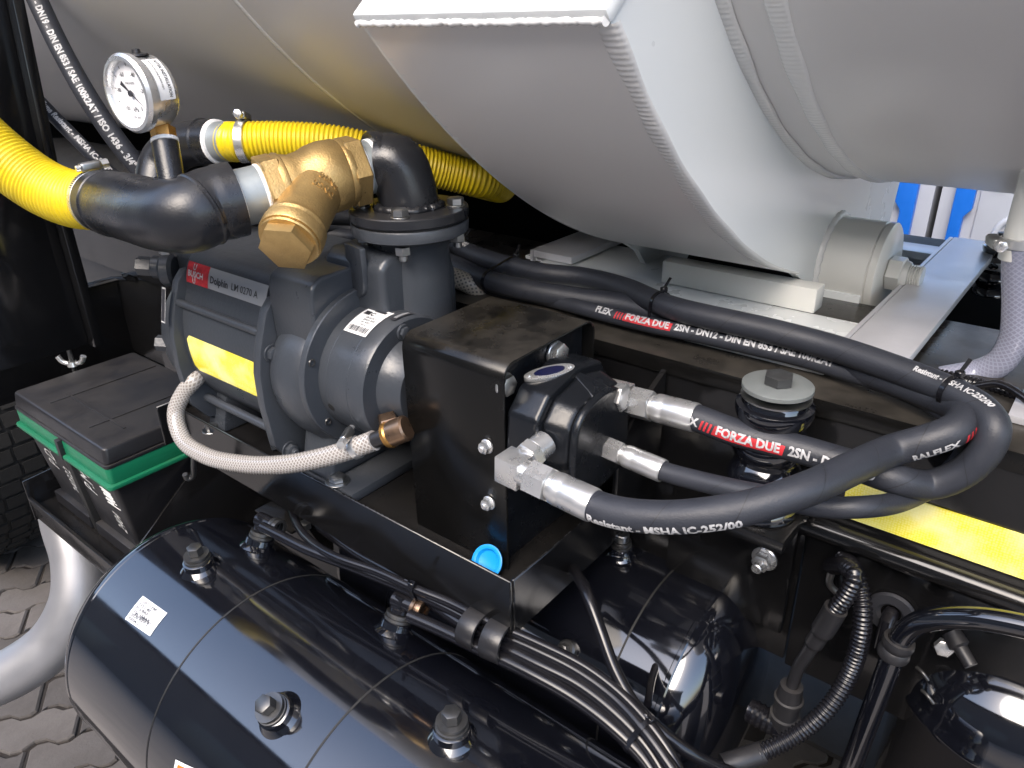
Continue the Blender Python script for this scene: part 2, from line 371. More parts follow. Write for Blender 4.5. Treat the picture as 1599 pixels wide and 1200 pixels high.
# ================================================================== GROUND
g = G(); g.add([(-400, -400, -.012), (400, -400, -.012), (400, 400, -.012), (-400, 400, -.012)], [(0, 1, 2, 3)])
label(part('ground', g, M['yard']), 'open yard ground round the truck', kind='structure')
g = G(); g.add([(-8, -.1, -.008), (2, -.1, -.008), (2, 6, -.008), (-8, 6, -.008)], [(0, 1, 2, 3)])
label(part('sand_bed', g, M['joint']), 'dark sand bed under the block paving', kind='structure')
pav = label(bpy.data.objects.new('pavement', None), 'worn wavy concrete block paving under the truck', kind='structure'); COL.objects.link(pav)
PL, PW = .215, .112
def wave(t): # one period over half a block
    t = (t % 1.0); return .010*(1 if .12 < t < .38 else -1 if .62 < t < .88 else (t/.12 if t <= .12 else (.5-t)/.12 if t <= .62 else (t-1)/.12))
def paver_mesh(k):
    pts = []; gap = .0048
    us = [0, .06, .19, .25, .31, .44, .5, .56, .69, .75, .81, .94, 1]
    low = [(u*PL, wave(u*2)) for u in us]; up = [(u*PL, PW+wave(u*2)) for u in us]
    pts = low+up[::-1]; c = V(PL/2, PW/2)
    pts = [tuple(c+(V(*q)-c)*V(1-2*gap/PL, 1-2*gap/PW)) for q in pts]; n = len(pts)
    r = np.random.default_rng(k); tilt = r.normal(0, .0012, 2)
    top = [tuple(c+(V(*q)-c)*.955) for q in pts]
    h = lambda q: (q[0]-c[0])*tilt[0]*8+(q[1]-c[1])*tilt[1]*8
    vs = [(x-c[0], y-c[1], -.014) for x, y in pts]+[(x-c[0], y-c[1], -.005+h((x, y))) for x, y in pts]+[(x-c[0], y-c[1], h((x, y))) for x, y in top]
    fs = [tuple(range(2*n, 3*n))]
    for a in (0, n):
        for i in range(n): fs.append((a+i, a+(i+1) % n, a+n+(i+1) % n, a+n+i))
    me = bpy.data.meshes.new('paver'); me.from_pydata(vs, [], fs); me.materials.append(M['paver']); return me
pms = [paver_mesh(k) for k in range(5)]
PD = nz(V(.0495, .0772, 0)); PN = V(-PD[1], PD[0], 0)
def pix(q):
    c = np.asarray(q)-CAM; z = c@fw; return (800+F*(c@rt)/z, 600+F*(c@dn)/z, z)
cnt = 0; cand = []
for i in range(-20, 40):
    for j in range(-30, 40):
        q = V(-2.0, .4, 0)+PD*(i*PL+(PL/2 if j % 2 else 0))+PN*(j*PW)
        u, v_, z = pix(q)
        if z > .3 and ((-70 < u < 330 and 590 < v_ < 1290) or (1160 < u < 1430 and 1010 < v_ < 1270)): cand.append((z, q))
cand.sort(key=lambda t: t[0])
for z, q in cand[:300]:
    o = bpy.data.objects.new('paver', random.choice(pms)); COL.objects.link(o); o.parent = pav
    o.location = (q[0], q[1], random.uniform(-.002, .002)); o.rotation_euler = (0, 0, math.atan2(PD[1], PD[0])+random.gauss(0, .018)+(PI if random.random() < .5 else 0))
if len(cand) > 300:
    far = G()
    for z, q in cand[300:]:
        me = random.choice(pms); a = math.atan2(PD[1], PD[0]); ca, sa = math.cos(a), math.sin(a)
        far.add([(q[0]+v.co.x*ca-v.co.y*sa, q[1]+v.co.x*sa+v.co.y*ca, v.co.z) for v in me.vertices], [tuple(p.vertices) for p in me.polygons])
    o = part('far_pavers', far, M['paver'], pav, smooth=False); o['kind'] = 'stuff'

# ================================================================== STORAGE TANK (shells, box saddle, welds, hub)
TY, TZ, RL, RS, RR = 1.098, 2.153, .806, .862, .747
tank = thing('storage_tank', 'large pale grey cylindrical tank with a white box saddle and rippled weld seams', 'tank', (-.4, TY, 1.3))
def shell(x0, x1, R, dish0, dish1):
    g = G(); pr = []
    if dish0: pr += [(x0-.16, 0), (x0-.15, R*.35), (x0-.11, R*.7), (x0-.05, R*.93)]
    else: pr += [(x0, 0)]
    pr += [(x0, R)]+[(x, R) for x in np.linspace(x0, x1, 4)[1:]]
    if dish1: pr += [(x1+.05, R*.93), (x1+.11, R*.7), (x1+.15, R*.35), (x1+.16, 0)]
    else: pr += [(x1, 0)]
    return g.lathe(pr, (0, TY, TZ), X3, 160)
part('shell', shell(-3.0, -.40, RL, True, False), M['white'], tank)
part('shell', shell(-.36, .62, RR, False, True), M['white'], tank, lab='narrower tank shell right of the saddle')
def cpt(x, a, R): return V(x, TY+R*math.cos(a), TZ+R*math.sin(a))
def bead(x, R, a0, a1, r, name='weld_bead'):
    g = G(); n = int(abs(a1-a0)*R/.00105); aa = np.linspace(a0, a1, n); p = np.array([cpt(x, a, R) for a in aa])
    s = np.arange(n)*.00105; ph = np.cumsum(rng.normal(1, .18, n))*2*PI*.00105/.0052
    m = 8; T = np.array([V(0, -math.sin(a), math.cos(a)) for a in aa]); O = np.array([V(0, math.cos(a), math.sin(a)) for a in aa])
    vs = []; wd = r*(1+.10*np.sin(s*21+rng.random()*6)+.07*np.sin(s*77))
    for k in range(m+1):
        b = PI*k/m; lag = 1.5*math.cos(b)**2     # crescents lag at the toes
        hgt = np.sin(b)**.8*wd*(.33+.07*np.abs(np.sin((ph-lag)/2))**.6+.04*np.sin(s*33+x*50)*np.sin(s*11))
        vs.append(p+X3*(wd*math.cos(b))[:, None]+O*(hgt-.0006)[:, None])
    vs = np.stack(vs, 1).reshape(-1, 3)
    fs = [(i*(m+1)+k, i*(m+1)+k+1, (i+1)*(m+1)+k+1, (i+1)*(m+1)+k) for i in range(n-1) for k in range(m)]
    g.add(vs, fs); return part(name, g, M['weld'], tank, sharp=75)
A0, A1 = R_(220.5), R_(280)
bead(-.235, RR, R_(200), R_(285), .0082)
bead(-.277, RR+.001, R_(205), R_(275), .0085)
bead(-.757, RL, R_(195), R_(285), .0042)
# saddle: curved sole, end plate, side plates (the near one carries the hub lug)
XS0, XS1 = -.503, -.282
aa = np.linspace(A0, A1, 90); g = G(); vs = []
for a in aa:
    for (x, R) in ((XS0, RS), (XS1, RS), (XS1, RS-.012), (XS0, RS-.012)): vs.append(cpt(x, a, R))
fs = [(0, 1, 2, 3), tuple(len(vs)-4+k for k in (3, 2, 1, 0))]
for i in range(len(aa)-1):
    for k in range(4): fs.append((i*4+k, i*4+(k+1) % 4, i*4+4+(k+1) % 4, i*4+4+k))
g.add(vs, fs); part('saddle_sole', g, M['white'], tank)
e_out, e_in = cpt(0, A0, RS+.002), cpt(0, A0, RR-.04)
g = G(); d = nz(e_in-e_out); nrm = nz(V(0, math.sin(A0), -math.cos(A0)))
L_ = np.linalg.norm(e_in-e_out); c = (e_out+e_in)/2+X3*(XS0+XS1)/2+nrm*.006
g.obox(c, X3, d, np.cross(X3, d), XS1-XS0+.012, L_, .012)
part('saddle_end_plate', g, M['white_plate'], tank, bevel=.004)
HC = V(0, .985, 1.307); HR = .059
def lug_outline():
    o = [((TY+RS*math.cos(a)), TZ+RS*math.sin(a)) for a in np.linspace(A0, R_(253.3), 30)]
    o += [(.866, 1.319), (.884, 1.309), (.900, 1.291), (.917, 1.270)]
    o += [(HC[1]+(HR+.004)*math.cos(a), HC[2]+(HR+.004)*math.sin(a)) for a in np.linspace(R_(210), R_(345), 12)]
    o += [(1.10, 1.2925), (1.247, 1.3055), (1.262, 1.365), (1.262, 1.405)]
    o += [((TY+(RR-.02)*math.cos(a)), TZ+(RR-.02)*math.sin(a)) for a in np.linspace(R_(281), A0, 40)]
    return o
for x in (XS1-.004, XS0-.004):
    part('saddle_side_plate', G().prism(lug_outline(), (x, 0, 0), Y3, Z3, X3*.008), M['white_plate'], tank, sharp=25)
bead(XS1+.000, RS-.002, A0, R_(253.5), .0088)
bead(XS0-.000, RS-.003, A0, R_(253.5), .0042)
# weld along the top edge of the end plate
p0, p1 = e_out+X3*(XS0-.004)+nrm*.004, e_out+X3*(XS1+.004)+nrm*.004
n = 90; pp = np.array([p0+(p1-p0)*t for t in np.linspace(0, 1, n)])+rng.normal(0, .0004, (n, 3))
part('weld_bead', G().tube(pp, .0026+.0003*np.abs(np.sin(np.arange(n)*.5))+rng.normal(0, .0003, n), 10), M['weld'], tank, sharp=80)
hub = part('pivot_hub', G().lathe([(0, HR), (.058, HR), (.0595, HR-.002), (.0605, HR), (.068, HR), (.070, HR-.003), (.070, 0)], HC+X3*(XS1+.002), X3, 56), M['cream'], tank)
pp = np.array([HC+X3*(XS1+.004)+(Y3*math.cos(a)+Z3*math.sin(a))*(HR+.001) for a in np.linspace(0, 2*PI, 80)])
part('hub_weld', G().tube(pp, .0042+.0018*np.abs(np.sin(np.arange(80)*1.1)), 8), M['weld'], hub, sharp=80)
nb = HC+X3*(XS1+.072)
part('hub_nut', G().hexa(nb, X3, .018, .021).lathe([(0, .017), (.004, .0165), (.006, .015), (.006, 0)], nb+X3*.018, X3, 28), M['cream'], hub)
pr = [(0, .0125)]
for k in range(5): pr += [(k*.0028+.0014, .0118), (k*.0028+.0028, .0136)]
pr += [(.0165, .0125), (.0165, 0)]
part('stud', G().lathe(pr, nb+X3*.022, X3, 24), M['cream'], hub, sharp=60)

# ================================================================== SUBFRAME / CHASSIS
rail = thing('chassis_rail', 'long black dusty chassis rail running behind the pump and under the hoses', 'chassis', (-.5, .7, 1.0))
part('rail_top', G().box(-3.2, .9, .65, .93, 1.262, 1.281), M['black_dusty'], rail, bevel=.003)
part('rail_web', G().box(-3.2, .9, .653, .668, 1.150, 1.2615), M['black'], rail)
lip = [(0, 0), (.012, .004), (.019, 0.0), (.022, -.008), (.019, -.016), (.008, -.018)]
part('rail_lip', G().prism([(-y, z) for y, z in lip], (-.17, .656, 1.158), Y3, Z3, X3*1.07), M['black'], rail, sharp=60)
part('lower_web', G().box(-.165, .9, .658, .67, .957, 1.1495), M['black'], rail, bevel=.002)
part('lower_web', G().box(-3.2, -.168, .664, .676, .957, 1.1495), M['black'], rail, bevel=.002)
part('bracket_plate', G().box(-.31, -.172, .650, .660, 1.0, 1.149), M['black'], rail, bevel=.003)
# gusset standing off the rail
gx = -.333
part('gusset', G().prism([(.65, 1.268), (.648, 1.12), (.56, 1.11), (.563, 1.215), (.60, 1.245)], (gx, 0, 0), Y3, Z3, X3*.006), M['black'], rail, bevel=.001)
part('yellow_tape', G().box(-.137, .30, .6505, .6525, 1.169, 1.2095), M['tape'], rail)
bo = V(-.2, .650, 1.0885)
b_ = part('rail_bolt', G().cyl(bo, -Y3, .003, .0135, 28, .001).hexa(bo-Y3*.003, -Y3, .010, .0098).cyl(bo-Y3*.013, -Y3, .010, .0055, 16, .001), M['zinc'], rail)
# black sheets added to make the dark seen under the tank
far = thing('added_dark_frame', 'added black backing and floor standing in for the dark beneath the tank', 'chassis', (-1.5, 1.3, 1.0))
part('dark_backing', G().box(-3.3, -.55, 1.32, 1.36, .75, 1.50), M['matt_black'], far)
part('dark_backing', G().box(-.55, 1.0, 1.30, 1.36, .80, 1.262), M['matt_black'], far)
part('dark_floor', G().box(-3.2, 1.0, .94, 1.30, 1.05, 1.07), M['matt_black'], far)
rg = thing('added_underbody', 'added dark casing, shaft and pan that darken the space under the chassis', 'gearbox', (-.3, 1.2, .5))  # dark mass added to keep the ground beneath in shade
part('casing', G().lathe([(0, 0), (0, .16), (.04, .20), (.7, .20), (.74, .16), (.74, 0)], (-1.3, 1.25, .72), X3, 40), M['matt_black'], rg)
part('shaft', G().cyl((-.56, 1.25, .72), X3, 2.0, .06, 28, .004), M['matt_black'], rg)
part('added_shade_pan', G().box(-1.6, 1.2, .98, 2.1, .50, .51), M['matt_black'], rg)  # black pan added in place of the shaded ground below
part('axle_beam', G().box(.1, .3, .7, 2.2, .42, .62), M['matt_black'], rg, bevel=.02)

# pale deck plate with hoses lying on it
dk = thing('deck_plate', 'pale green-white flat plate lying along the black chassis rail', 'plate', (-.4, .77, 1.283))
part('plate', G().box(-.62, -.1875, .700, .842, 1.2815, 1.288), M['white_plate'], dk, bevel=.001)
part('plate', G().box(-.66, -.30, .842, .96, 1.2815, 1.2865), M['white_plate'], dk, bevel=.001)
part('lower_plate', G().box(-.285, -.1875, .842, 1.16, 1.236, 1.242), M['white_plate'], dk, bevel=.001)
blk = thing('support_block', 'white rectangular support block between saddle and deck plate', 'block', (-.34, .86, 1.288))
part('block_body', G().box(-.440, -.247, .840, .867, 1.2885, 1.317), M['cream'], blk, bevel=.002)
part('rear_leg', G().box(-.272, -.222, .925, .955, 1.2425, 1.29), M['white_plate'], blk, bevel=.002)
def crossbar(x0, x1, lab, bolts):
    t = thing('cross_bar', lab, 'cross bar', ((x0+x1)/2, .85, 1.29), 'aluminium cross bars on the chassis')
    part('bar', G().box(x0, x1, .74 if not bolts else .835, 1.235, 1.289, 1.299), M['alu'], t, bevel=.0012)
    part('bar_flange', G().box(x0-.006, x0-.001, .74 if not bolts else .835, 1.235, 1.262, 1.2985), M['alu'], t, bevel=.001)
    return t
cb1 = crossbar(-.186, -.126, 'bare aluminium cross bar right of the white hub', False)
crossbar(-.640, -.575, 'bare aluminium cross bar half hidden left of the white support block', True)
lb = thing('long_bar', 'bare aluminium bar lying lengthways behind the white hub nut', 'bar', (0, 1.2, 1.29))
part('bar', G().box(-.3, .5, 1.165, 1.205, 1.278, 1.2885), M['alu'], lb, bevel=.001)
part('bar_flange', G().box(-.3, .5, 1.2055, 1.21, 1.24, 1.2885), M['alu'], lb, bevel=.001)
# silver bar right of hose loop
rb = thing('side_bar', 'grey metal bar showing past the hose loop at the right edge', 'bar', (.03, .72, 1.26))
part('bar', G().box(-.035, .5, .70, .745, 1.2815, 1.288), M['alu'], rb, bevel=.001)
# horizontal bolt behind hub
q = P(1395, 478, y=1.0)
hb = thing('cross_bolt', 'small silver bolt lying crosswise under the white hub nut', 'bolt', q)
part('shank', G().cyl(q-X3*.02, X3, .03, .006, 16, .001), M['dark_steel'], hb)
part('hex_head', G().hexa(q+X3*.010, X3, .010, .010), M['zinc'], hb)

# ---------- spring mounts
def mount(loc, s, lab):
    t = thing('spring_mount', lab, 'rubber mount', loc, 'rubber spring mounts with bolts')
    o = V(*loc)
    part('washer', G().lathe([(0, .009*s), (0, .029*s), (.0008, .0302*s), (.0042*s, .0302*s), (.005*s, .029*s), (.005*s, .009*s), (0, .009*s)], o, Z3, 48), M['washer'], t, lab='thick zinc plated disc washer')
    part('hex_bolt', G().hexa(o+Z3*.005*s, Z3, .0095*s, .0128*s, ph=.3), M['dark_steel'], t)
    part('thin_washer', G().lathe([(-.007*s, 0), (-.007*s, .030*s), (-.0055*s, .030*s), (-.0055*s, 0)], o, Z3, 40), M['steel'], t)
    pr = [(-.0075*s, 0)]
    for h in np.linspace(0, 1, 70):
        pr.append(((-.0075-.115*h)*s, (.0262+.0075*abs(math.sin(h*PI*3.3+.6))-(.004 if h < .05 else 0))*s))
    pr.append((-.1225*s, 0))
    part('rubber_bellows', G().lathe(pr, o, Z3, 48), M['tank_black'], t)
mount((-.198, .605, 1.302), 1.0, 'rubber spring mount with large zinc washer and dark hex bolt behind the hoses')
mb = thing('mount_bracket', 'black bracket carrying the rubber spring mount', 'bracket', (-.2, .62, 1.16))
part('bracket', G().box(-.235, -.16, .565, .6495, 1.165, 1.178), M['black'], mb, bevel=.002)
mount(tuple(P(1566, 374, y=1.185)), .62, 'small rubber mount with shiny washer on the far aluminium bar')

# ================================================================== PORTABLE CABINS FAR BEHIND
def cabin(x, y, rz, lab):
    t = thing('portable_cabin', lab, 'cabin', (x, y, 0), 'blue and grey plastic cabins behind the truck')
    ca, sa = math.cos(rz), math.sin(rz)
    fx = lambda q: V(x+q[0]*ca-q[1]*sa, y+q[0]*sa+q[1]*ca, q[2])
    part('wall', G().box(0, 1.1, 0, 1.1, .05, 2.2).xf(fx), M['toilet_grey'], t)
    for a, b, sg in ((.066, .152, 1), (1.03, .935, -1)):
        e = b; k = .03*sg
        pl = [(a, .02), (e, .02), (e, .45), (e-k, .49), (e-k, .66), (e, .70), (e, 1.5), (e-k, 1.55), (e-k, 2.2), (a, 2.2)]
        part('corner_post', G().prism(pl, (0, -.04, 0), X3, Z3, Y3*.05).xf(fx), M['toilet_blue'], t, bevel=.006)
    part('door_panel', G().box(.17, .92, -.012, 0.01, .10, 1.9).xf(fx), M['toilet_grey'], t, bevel=.008, lab='raised pale grey door panel')
    part('panel_rib', G().tube(np.array([fx(q) for q in cr([V(.27, -.016, .35), V(.27, -.016, .60), V(.30, -.016, .66), V(.36, -.016, .68), V(.80, -.016, .68)], .02)]), .016, 12), M['toilet_grey'], t)
    part('vent', G().lathe([(0, .05), (.012, .045), (.012, 0)], fx((.24, -.022, .86)), fx((0, -1, 0))-fx((0, 0, 0)), 20), M['cream'], t)
    return t
cq = P(1462, 340, y=4.3); cabin(cq[0], 4.3, 0, 'right blue and grey plastic cabin seen through the gap under the tank')
cq = P(1451, 340, y=4.3); cabin(cq[0]-1.1, 4.3, 0, 'left blue and grey plastic cabin half hidden by the white saddle')
wl = thing('warehouse', 'plain grey warehouse across the yard behind the viewer', 'building', (-6, -9, 0))
part('wall', G().box(-30, 14, -9.4, -9, 0, 7.2), M['brick_dark'], wl)
part('roof', G().prism([(-9.0+.6, 7.2), (-9.0+.6, 7.4), (-19, 8.8), (-19, 7.2)], (-30.5, 0, 0), Y3, Z3, X3*45), M['dark_steel'], wl)
for k in range(7): part('shutter', G().box(-27+k*6, -23.5+k*6, -9.0, -8.96, 0, 3.4), M['dark_steel'], wl)

# ================================================================== CAB REAR PANEL AND LEFT FRAMEWORK
cab = thing('cab_panel', 'black upright body panel with scuffed edge at the left edge', 'panel', (-1.15, .3, 1.2))
e0, e1 = P(14, -40, x=-1.15), P(90, 320, x=-1.15)
part('sheet', G().prism([(.29, 1.17), (e1[1], 1.17), (e1[1], e1[2]), (e0[1], e0[2]), (e0[1], 1.75), (.29, 1.75)], (-1.17, 0, 0), Y3, Z3, X3*.02), M['black'], cab, bevel=.003)
part('edge_flange', G().prism([(e1[1]-.010, 1.17), (e1[1]+.004, 1.17), (e1[1]+.004, e1[2]), (e0[1]+.004, e0[2]), (e0[1]-.010, e0[2]), (e1[1]-.010, e1[2])], (-1.149, 0, 0), Y3, Z3, X3*.02), M['black'], cab, bevel=.002)
part('back_sheet', G().box(-2.32, -2.30, .64, 1.9, .5, 1.46), M['matt_black'], cab)  # black sheet added to cover the bright yard behind
lp = thing('mudguard_panel', 'black crosswise sheet panel behind the battery', 'panel', (-1.6, .6, 1.1))
part('sheet', G().box(-1.62, -1.60, -.2, 1.0, .935, 1.122), M['black'], lp, bevel=.003)
part('top_flange', G().box(-1.60, -1.585, -.2, 1.0, 1.117, 1.1215), M['black_dusty'], lp, bevel=.001)
sb = thing('strut_bar', 'thin black upright strut behind the yellow hose', 'bar', P(95, 450, x=-1.55))
part('strut', G().tube(np.array([P(88, 350, x=-1.55), P(95, 455, x=-1.55)]), .010, 14), M['black_dusty'], sb)
ch = thing('cross_channel', 'black cross channel above the battery behind the pump', 'channel', (-1.55, .8, 1.2))
part('channel', G().box(-1.56, -1.50, .66, 1.2, 1.13, 1.20), M['black'], ch, bevel=.004)
gb = thing('added_dark_casing', 'added dark round casing blocking the light behind the yellow hose', 'casing', (-1.9, .95, 1.2))
part('casing', G().lathe([(0, 0), (0, .1), (.03, .13), (.5, .13), (.53, .1), (.53, 0)], (-2.1, .80, 1.22), X3, 32), M['matt_black'], gb)  # dark filler put in to block light from behind
w2_ = thing('truck_wheel', 'unseen wheel added beyond the right edge to block light under the truck', 'wheel', (.95, .55, 0))
part('tyre', G().lathe([(-.13, .3), (-.14, .40), (-.12, .47), (-.09, .49), (.09, .49), (.12, .47), (.14, .40), (.13, .3)], (.95, .50, .49), Y3, 48), M['tyre'], w2_)  # out of view, added so less light gets under the truck
part('rim', G().lathe([(-.10, 0), (-.10, .2), (-.13, .31), (.13, .31), (.10, .2), (.10, 0)], (.95, .50, .49), Y3, 32), M['dark_steel'], w2_)
fs_ = thing('added_light_block', 'added black sheet blocking light from the far side under the truck', 'side guard', (-1, 2.15, .3))
part('blocker_sheet', G().box(-3.2, 1.6, 2.14, 2.16, .12, .72), M['matt_black'], fs_)  # added sheet shuts out light from the far side
wh = thing('truck_wheel', 'dark treaded truck wheel in deep shade at the far left', 'wheel', (-2.80, .56, 0))
part('tyre', G().lathe([(-.13, .3), (-.14, .40), (-.12, .47), (-.09, .49), (.09, .49), (.12, .47), (.14, .40), (.13, .3)], (-2.80, .56, .49), Y3, 64), M['tyre'], wh)
g = G()
for k in range(60):
    a = 2*PI*k/60; d = V(math.cos(a), 0, math.sin(a)); e = V(-d[2], 0, d[0])
    for y_ in (-.10, -.035, .03, .095): g.obox(V(-2.80, .56+y_+(.01 if k % 2 else 0), .49)+d*.488, Y3, e, d, .055, .040, .018)
part('tread_blocks', g, M['tyre'], wh, smooth=False)['kind'] = 'stuff'
part('rim', G().lathe([(-.10, 0), (-.10, .2), (-.13, .31), (.13, .31), (.10, .2), (.10, 0)], (-2.80, .56, .49), Y3, 32), M['dark_steel'], wh)

# ================================================================== MOUNTING TRAY
ZT = 1.1176; ZF = 1.103
tray = thing('mounting_tray', 'black steel tray with raised lip carrying the pump and guard', 'tray', (-.66, .53, 1.05))
part('tray_floor', G().box(-.972, -.366, .438, .646, ZF-.004, ZF), M['black'], tray)
part('front_apron', G().box(-.975, -.363, .434, .4378, 1.046, ZT), M['black'], tray, bevel=.0012, seg=1)
part('end_apron', G().box(-.3658, -.362, .4382, .646, 1.050, ZT), M['black'], tray, bevel=.0012, seg=1)
part('end_apron', G().box(-.976, -.9722, .4142, .60, 1.06, ZT+.004), M['black'], tray, bevel=.0012, seg=1)
g = G()
for x in np.arange(-.74, -.37, .006):     # paint worn bare along the lip
    if random.random() < .5: g.box(x, x+random.uniform(.002, .007), .4347, .4351+random.random()*.0006, ZT+.0001, ZT+.0005)
for y in np.arange(.445, .60, .006):
    if random.random() < .45: g.box(-.3634, -.3629, y, y+random.uniform(.002, .006), ZT+.0001, ZT+.0005)
part('worn_edge', g, M['steel'], tray, smooth=False)['kind'] = 'stuff'
cap = P(763, 878, y=.4493)
bc = thing('blue_cap', 'bright blue plastic dish cap lying in the front corner of the black tray', 'cap', cap)
part('dish', G().lathe([(-.003, 0), (-.003, .0140), (.002, .0172), (.0036, .0172), (.0040, .0160), (.0032, .0130), (.000, .0110), (-.001, .006), (-.0012, 0)], cap, nz(V(.05, -.80, .60)), 40), M['blue'], bc)

# ================================================================== VACUUM PUMP
AY, AZ = .505, 1.250
pump = thing('vacuum_pump', 'dark grey cast vacuum pump with yellow reflective sticker and red maker label', 'pump', (-.76, AY, ZF))
def ext(poly, x0, x1): return G().prism(poly, (x0, 0, 0), Y3, Z3, X3*(x1-x0))
def smooth2(pts, ds): return [tuple(q[:2]) for q in cr([(a, b, 0) for a, b in pts], ds)]
front = smooth2([(.505, 1.136), (.468, 1.146), (.445, 1.172), (.434, 1.205), (.431, 1.240), (.436, 1.272), (.447, 1.300)], .006)
topf = smooth2([(.4475, 1.3015), (.450, 1.318), (.456, 1.333), (.468, 1.344), (.484, 1.348)], .004)
casing = front+topf+[(.60, 1.350), (.622, 1.34), (.63, 1.25), (.60, 1.16)]
part('casing', ext(casing, -.884, -.716), M['pump'], pump, sharp=50)
fl = [(.505, 1.112), (.470, 1.114), (.440, 1.124), (.4215, 1.150), (.4165, 1.205), (.4175, 1.244), (.4235, 1.272), (.4385, 1.312), (.450, 1.324)]
for x in (-.716, -.897):
    part('end_flange', ext(fl+[(.60, 1.330), (.62, 1.25), (.60, 1.14)], x, x+.0135), M['pump'], pump, bevel=.002)
# right hand end housing: square shoulder above, round volute below, foot
bmq = smooth2([(.446, 1.272), (.445, 1.335), (.449, 1.352), (.462, 1.360)], .004)
part('end_housing', ext(bmq+[(.635, 1.362), (.65, 1.33), (.645, 1.22), (.53, 1.205)], -.7022, -.628), M['pump'], pump, bevel=.011, seg=4, sharp=60)
part('volute', G().lathe([(0, 0), (0, .076), (.010, .081), (.03, .0845), (.050, .0845), (.064, .080), (.072, .07), (.072, 0)], (-.7015, AY, 1.232), X3, 72), M['pump'], pump, sharp=60)
part('foot', ext([(.44, ZF+.012), (.462, 1.20), (.57, 1.20), (.60, ZF+.012)], -.69, -.637), M['pump'], pump, bevel=.010, seg=3, sharp=60)
part('foot_plate', G().box(-.70, -.598, .4405, .60, ZF, ZF+.013), M['pump'], pump, bevel=.004)
part('foot', ext([(.445, ZF), (.46, 1.16), (.56, 1.16), (.58, ZF)], -.90, -.862), M['pump'], pump, bevel=.006)
def hexbolt(o, ax, r, h, name='bolt', m='dark_steel', par=None, wash=True, shank=0):
    o = np.asarray(o, float); ax = nz(ax); g = G(); k = 0
    if wash: g.cyl(o, ax, .002, r*1.5, 24, .0004); k = .002
    g.hexa(o+ax*k, ax, h, r, ph=random.random())
    if shank: g.cyl(o+ax*(k+h), ax, shank, r*.55, 14, .0008)
    return part(name, g, M[m], par)
hexbolt((-.632, .4495, ZF+.013), Z3, .0095, .007, m='steel', par=pump)
hexbolt((-.882, .440, ZF+.001), Z3, .0085, .007, m='steel', par=pump)
# tie rods between the end flanges
for (y, z, r) in ((.4345, 1.287, .0048), (.444, 1.152, .0055)):
    rod = part('tie_rod', G().cyl((-.884, y, z), X3, .168, r, 16, .0004), M['pump'], pump)
    o = V(-.7025, y+.002 if z > 1.2 else y-.006, z-.022 if z > 1.2 else z-.012)
    part('rod_nut', G().cyl(o, X3, .0022, .0105, 24, .0005).hexa(o+X3*.0022, X3, .007, .0082, ph=.4).cyl(o+X3*.009, X3, .006, .0045, 14, .001), M['pump'], rod)
# reflective sticker wrapped on the casing front
fz = np.array(front+topf)
def casing_fn(x0, lift=.0006):
    s = np.r_[0, np.cumsum(np.hypot(*np.diff(fz, axis=0).T))]
    def f(x, t):
        y, z = np.interp(t, s, fz[:, 0]), np.interp(t, s, fz[:, 1]); d = nz([np.interp(t+.002, s, fz[:, 0])-np.interp(t-.002, s, fz[:, 0]), np.interp(t+.002, s, fz[:, 1])-np.interp(t-.002, s, fz[:, 1])])
        return V(x0+x, y-d[1]*lift, z+d[0]*lift)
    return f
def s_of_z(z):
    s = np.r_[0, np.cumsum(np.hypot(*np.diff(fz, axis=0).T))]; return float(np.interp(z, fz[:, 1], s))
f_ = casing_fn(-.876, .0008); t0, t1 = s_of_z(1.1985), s_of_z(1.2475)
g = G(); cc = .006; nx, ny = 24, 10; vs = []
for i in range(nx+1):
    for j in range(ny+1):
        x = .153*i/nx; edge = max(0, cc-min(x, .153-x)); lo, hi = t0+edge, t1-edge
        vs.append(f_(x, lo+(hi-lo)*j/ny))
g.add(vs, [(i*(ny+1)+j, (i+1)*(ny+1)+j, (i+1)*(ny+1)+j+1, i*(ny+1)+j+1) for i in range(nx) for j in range(ny)])
stk = part('reflective_sticker', g, M['tape'], pump)
# maker label
tl = s_of_z(1.311); th_ = s_of_z(1.3345)-tl
fl_ = casing_fn(-.880, .0005)
g = G(); grid_patch(g, fl_, 0, .163, tl, tl+th_, 12, 6); lab_ = part('maker_label', g, M['silverlabel'], pump)
fr = casing_fn(-.880, .0009); g = G(); grid_patch(g, fr, 0, .047, tl-.0002, tl+th_+.0002, 6, 6); part('red_field', g, M['red'], lab_)
ft = casing_fn(-.880, .0013); g = G()
h = th_*.42
write(g, 'BUSCH', h*.95, lambda x, y: ft(.003+x, tl+th_*.32+y), .03, sx=1.06)
write(g, 'U', h*.95, lambda x, y: ft(.0135+x, tl+th_*.66+y), .03, sx=1.0); write(g, 'U', h*.95, lambda x, y: ft(.0135+x, tl+th_*.02+y), .03, sx=1.0)
part('lettering', g, M['ink'], lab_)
g = G(); fd = casing_fn(-.880, .0009)
wx = write(g, 'Dolphin', th_*.46, lambda x, y: fd(.051+x, tl+th_*.30+y), .03)
part('lettering', g, M['darkink'], lab_)
g = G(); write(g, 'LM 0270 A', th_*.46, lambda x, y: fd(.095+x, tl+th_*.30+y), .004)
part('lettering', g, M['dark_steel'], lab_)
# small label on the left flange
g = G(); o = V(-.8905, .4225, 1.286); pf = plane_fn(o+V(0, -.002, .0), V(1, 0, 0), V(0, .25, 1), .003)
grid_patch(g, pf, -.0045, .0045, -.022, .022, 1, 1); sl = part('narrow_label', g, M['ink'], pump)
g = G(); grid_patch(g, plane_fn(o+V(0, -.002, 0), V(1, 0, 0), V(0, .25, 1), .0034), -.0035, .0035, -.020, .020, 1, 1); part('dark_field', g, M['darkink'], sl)
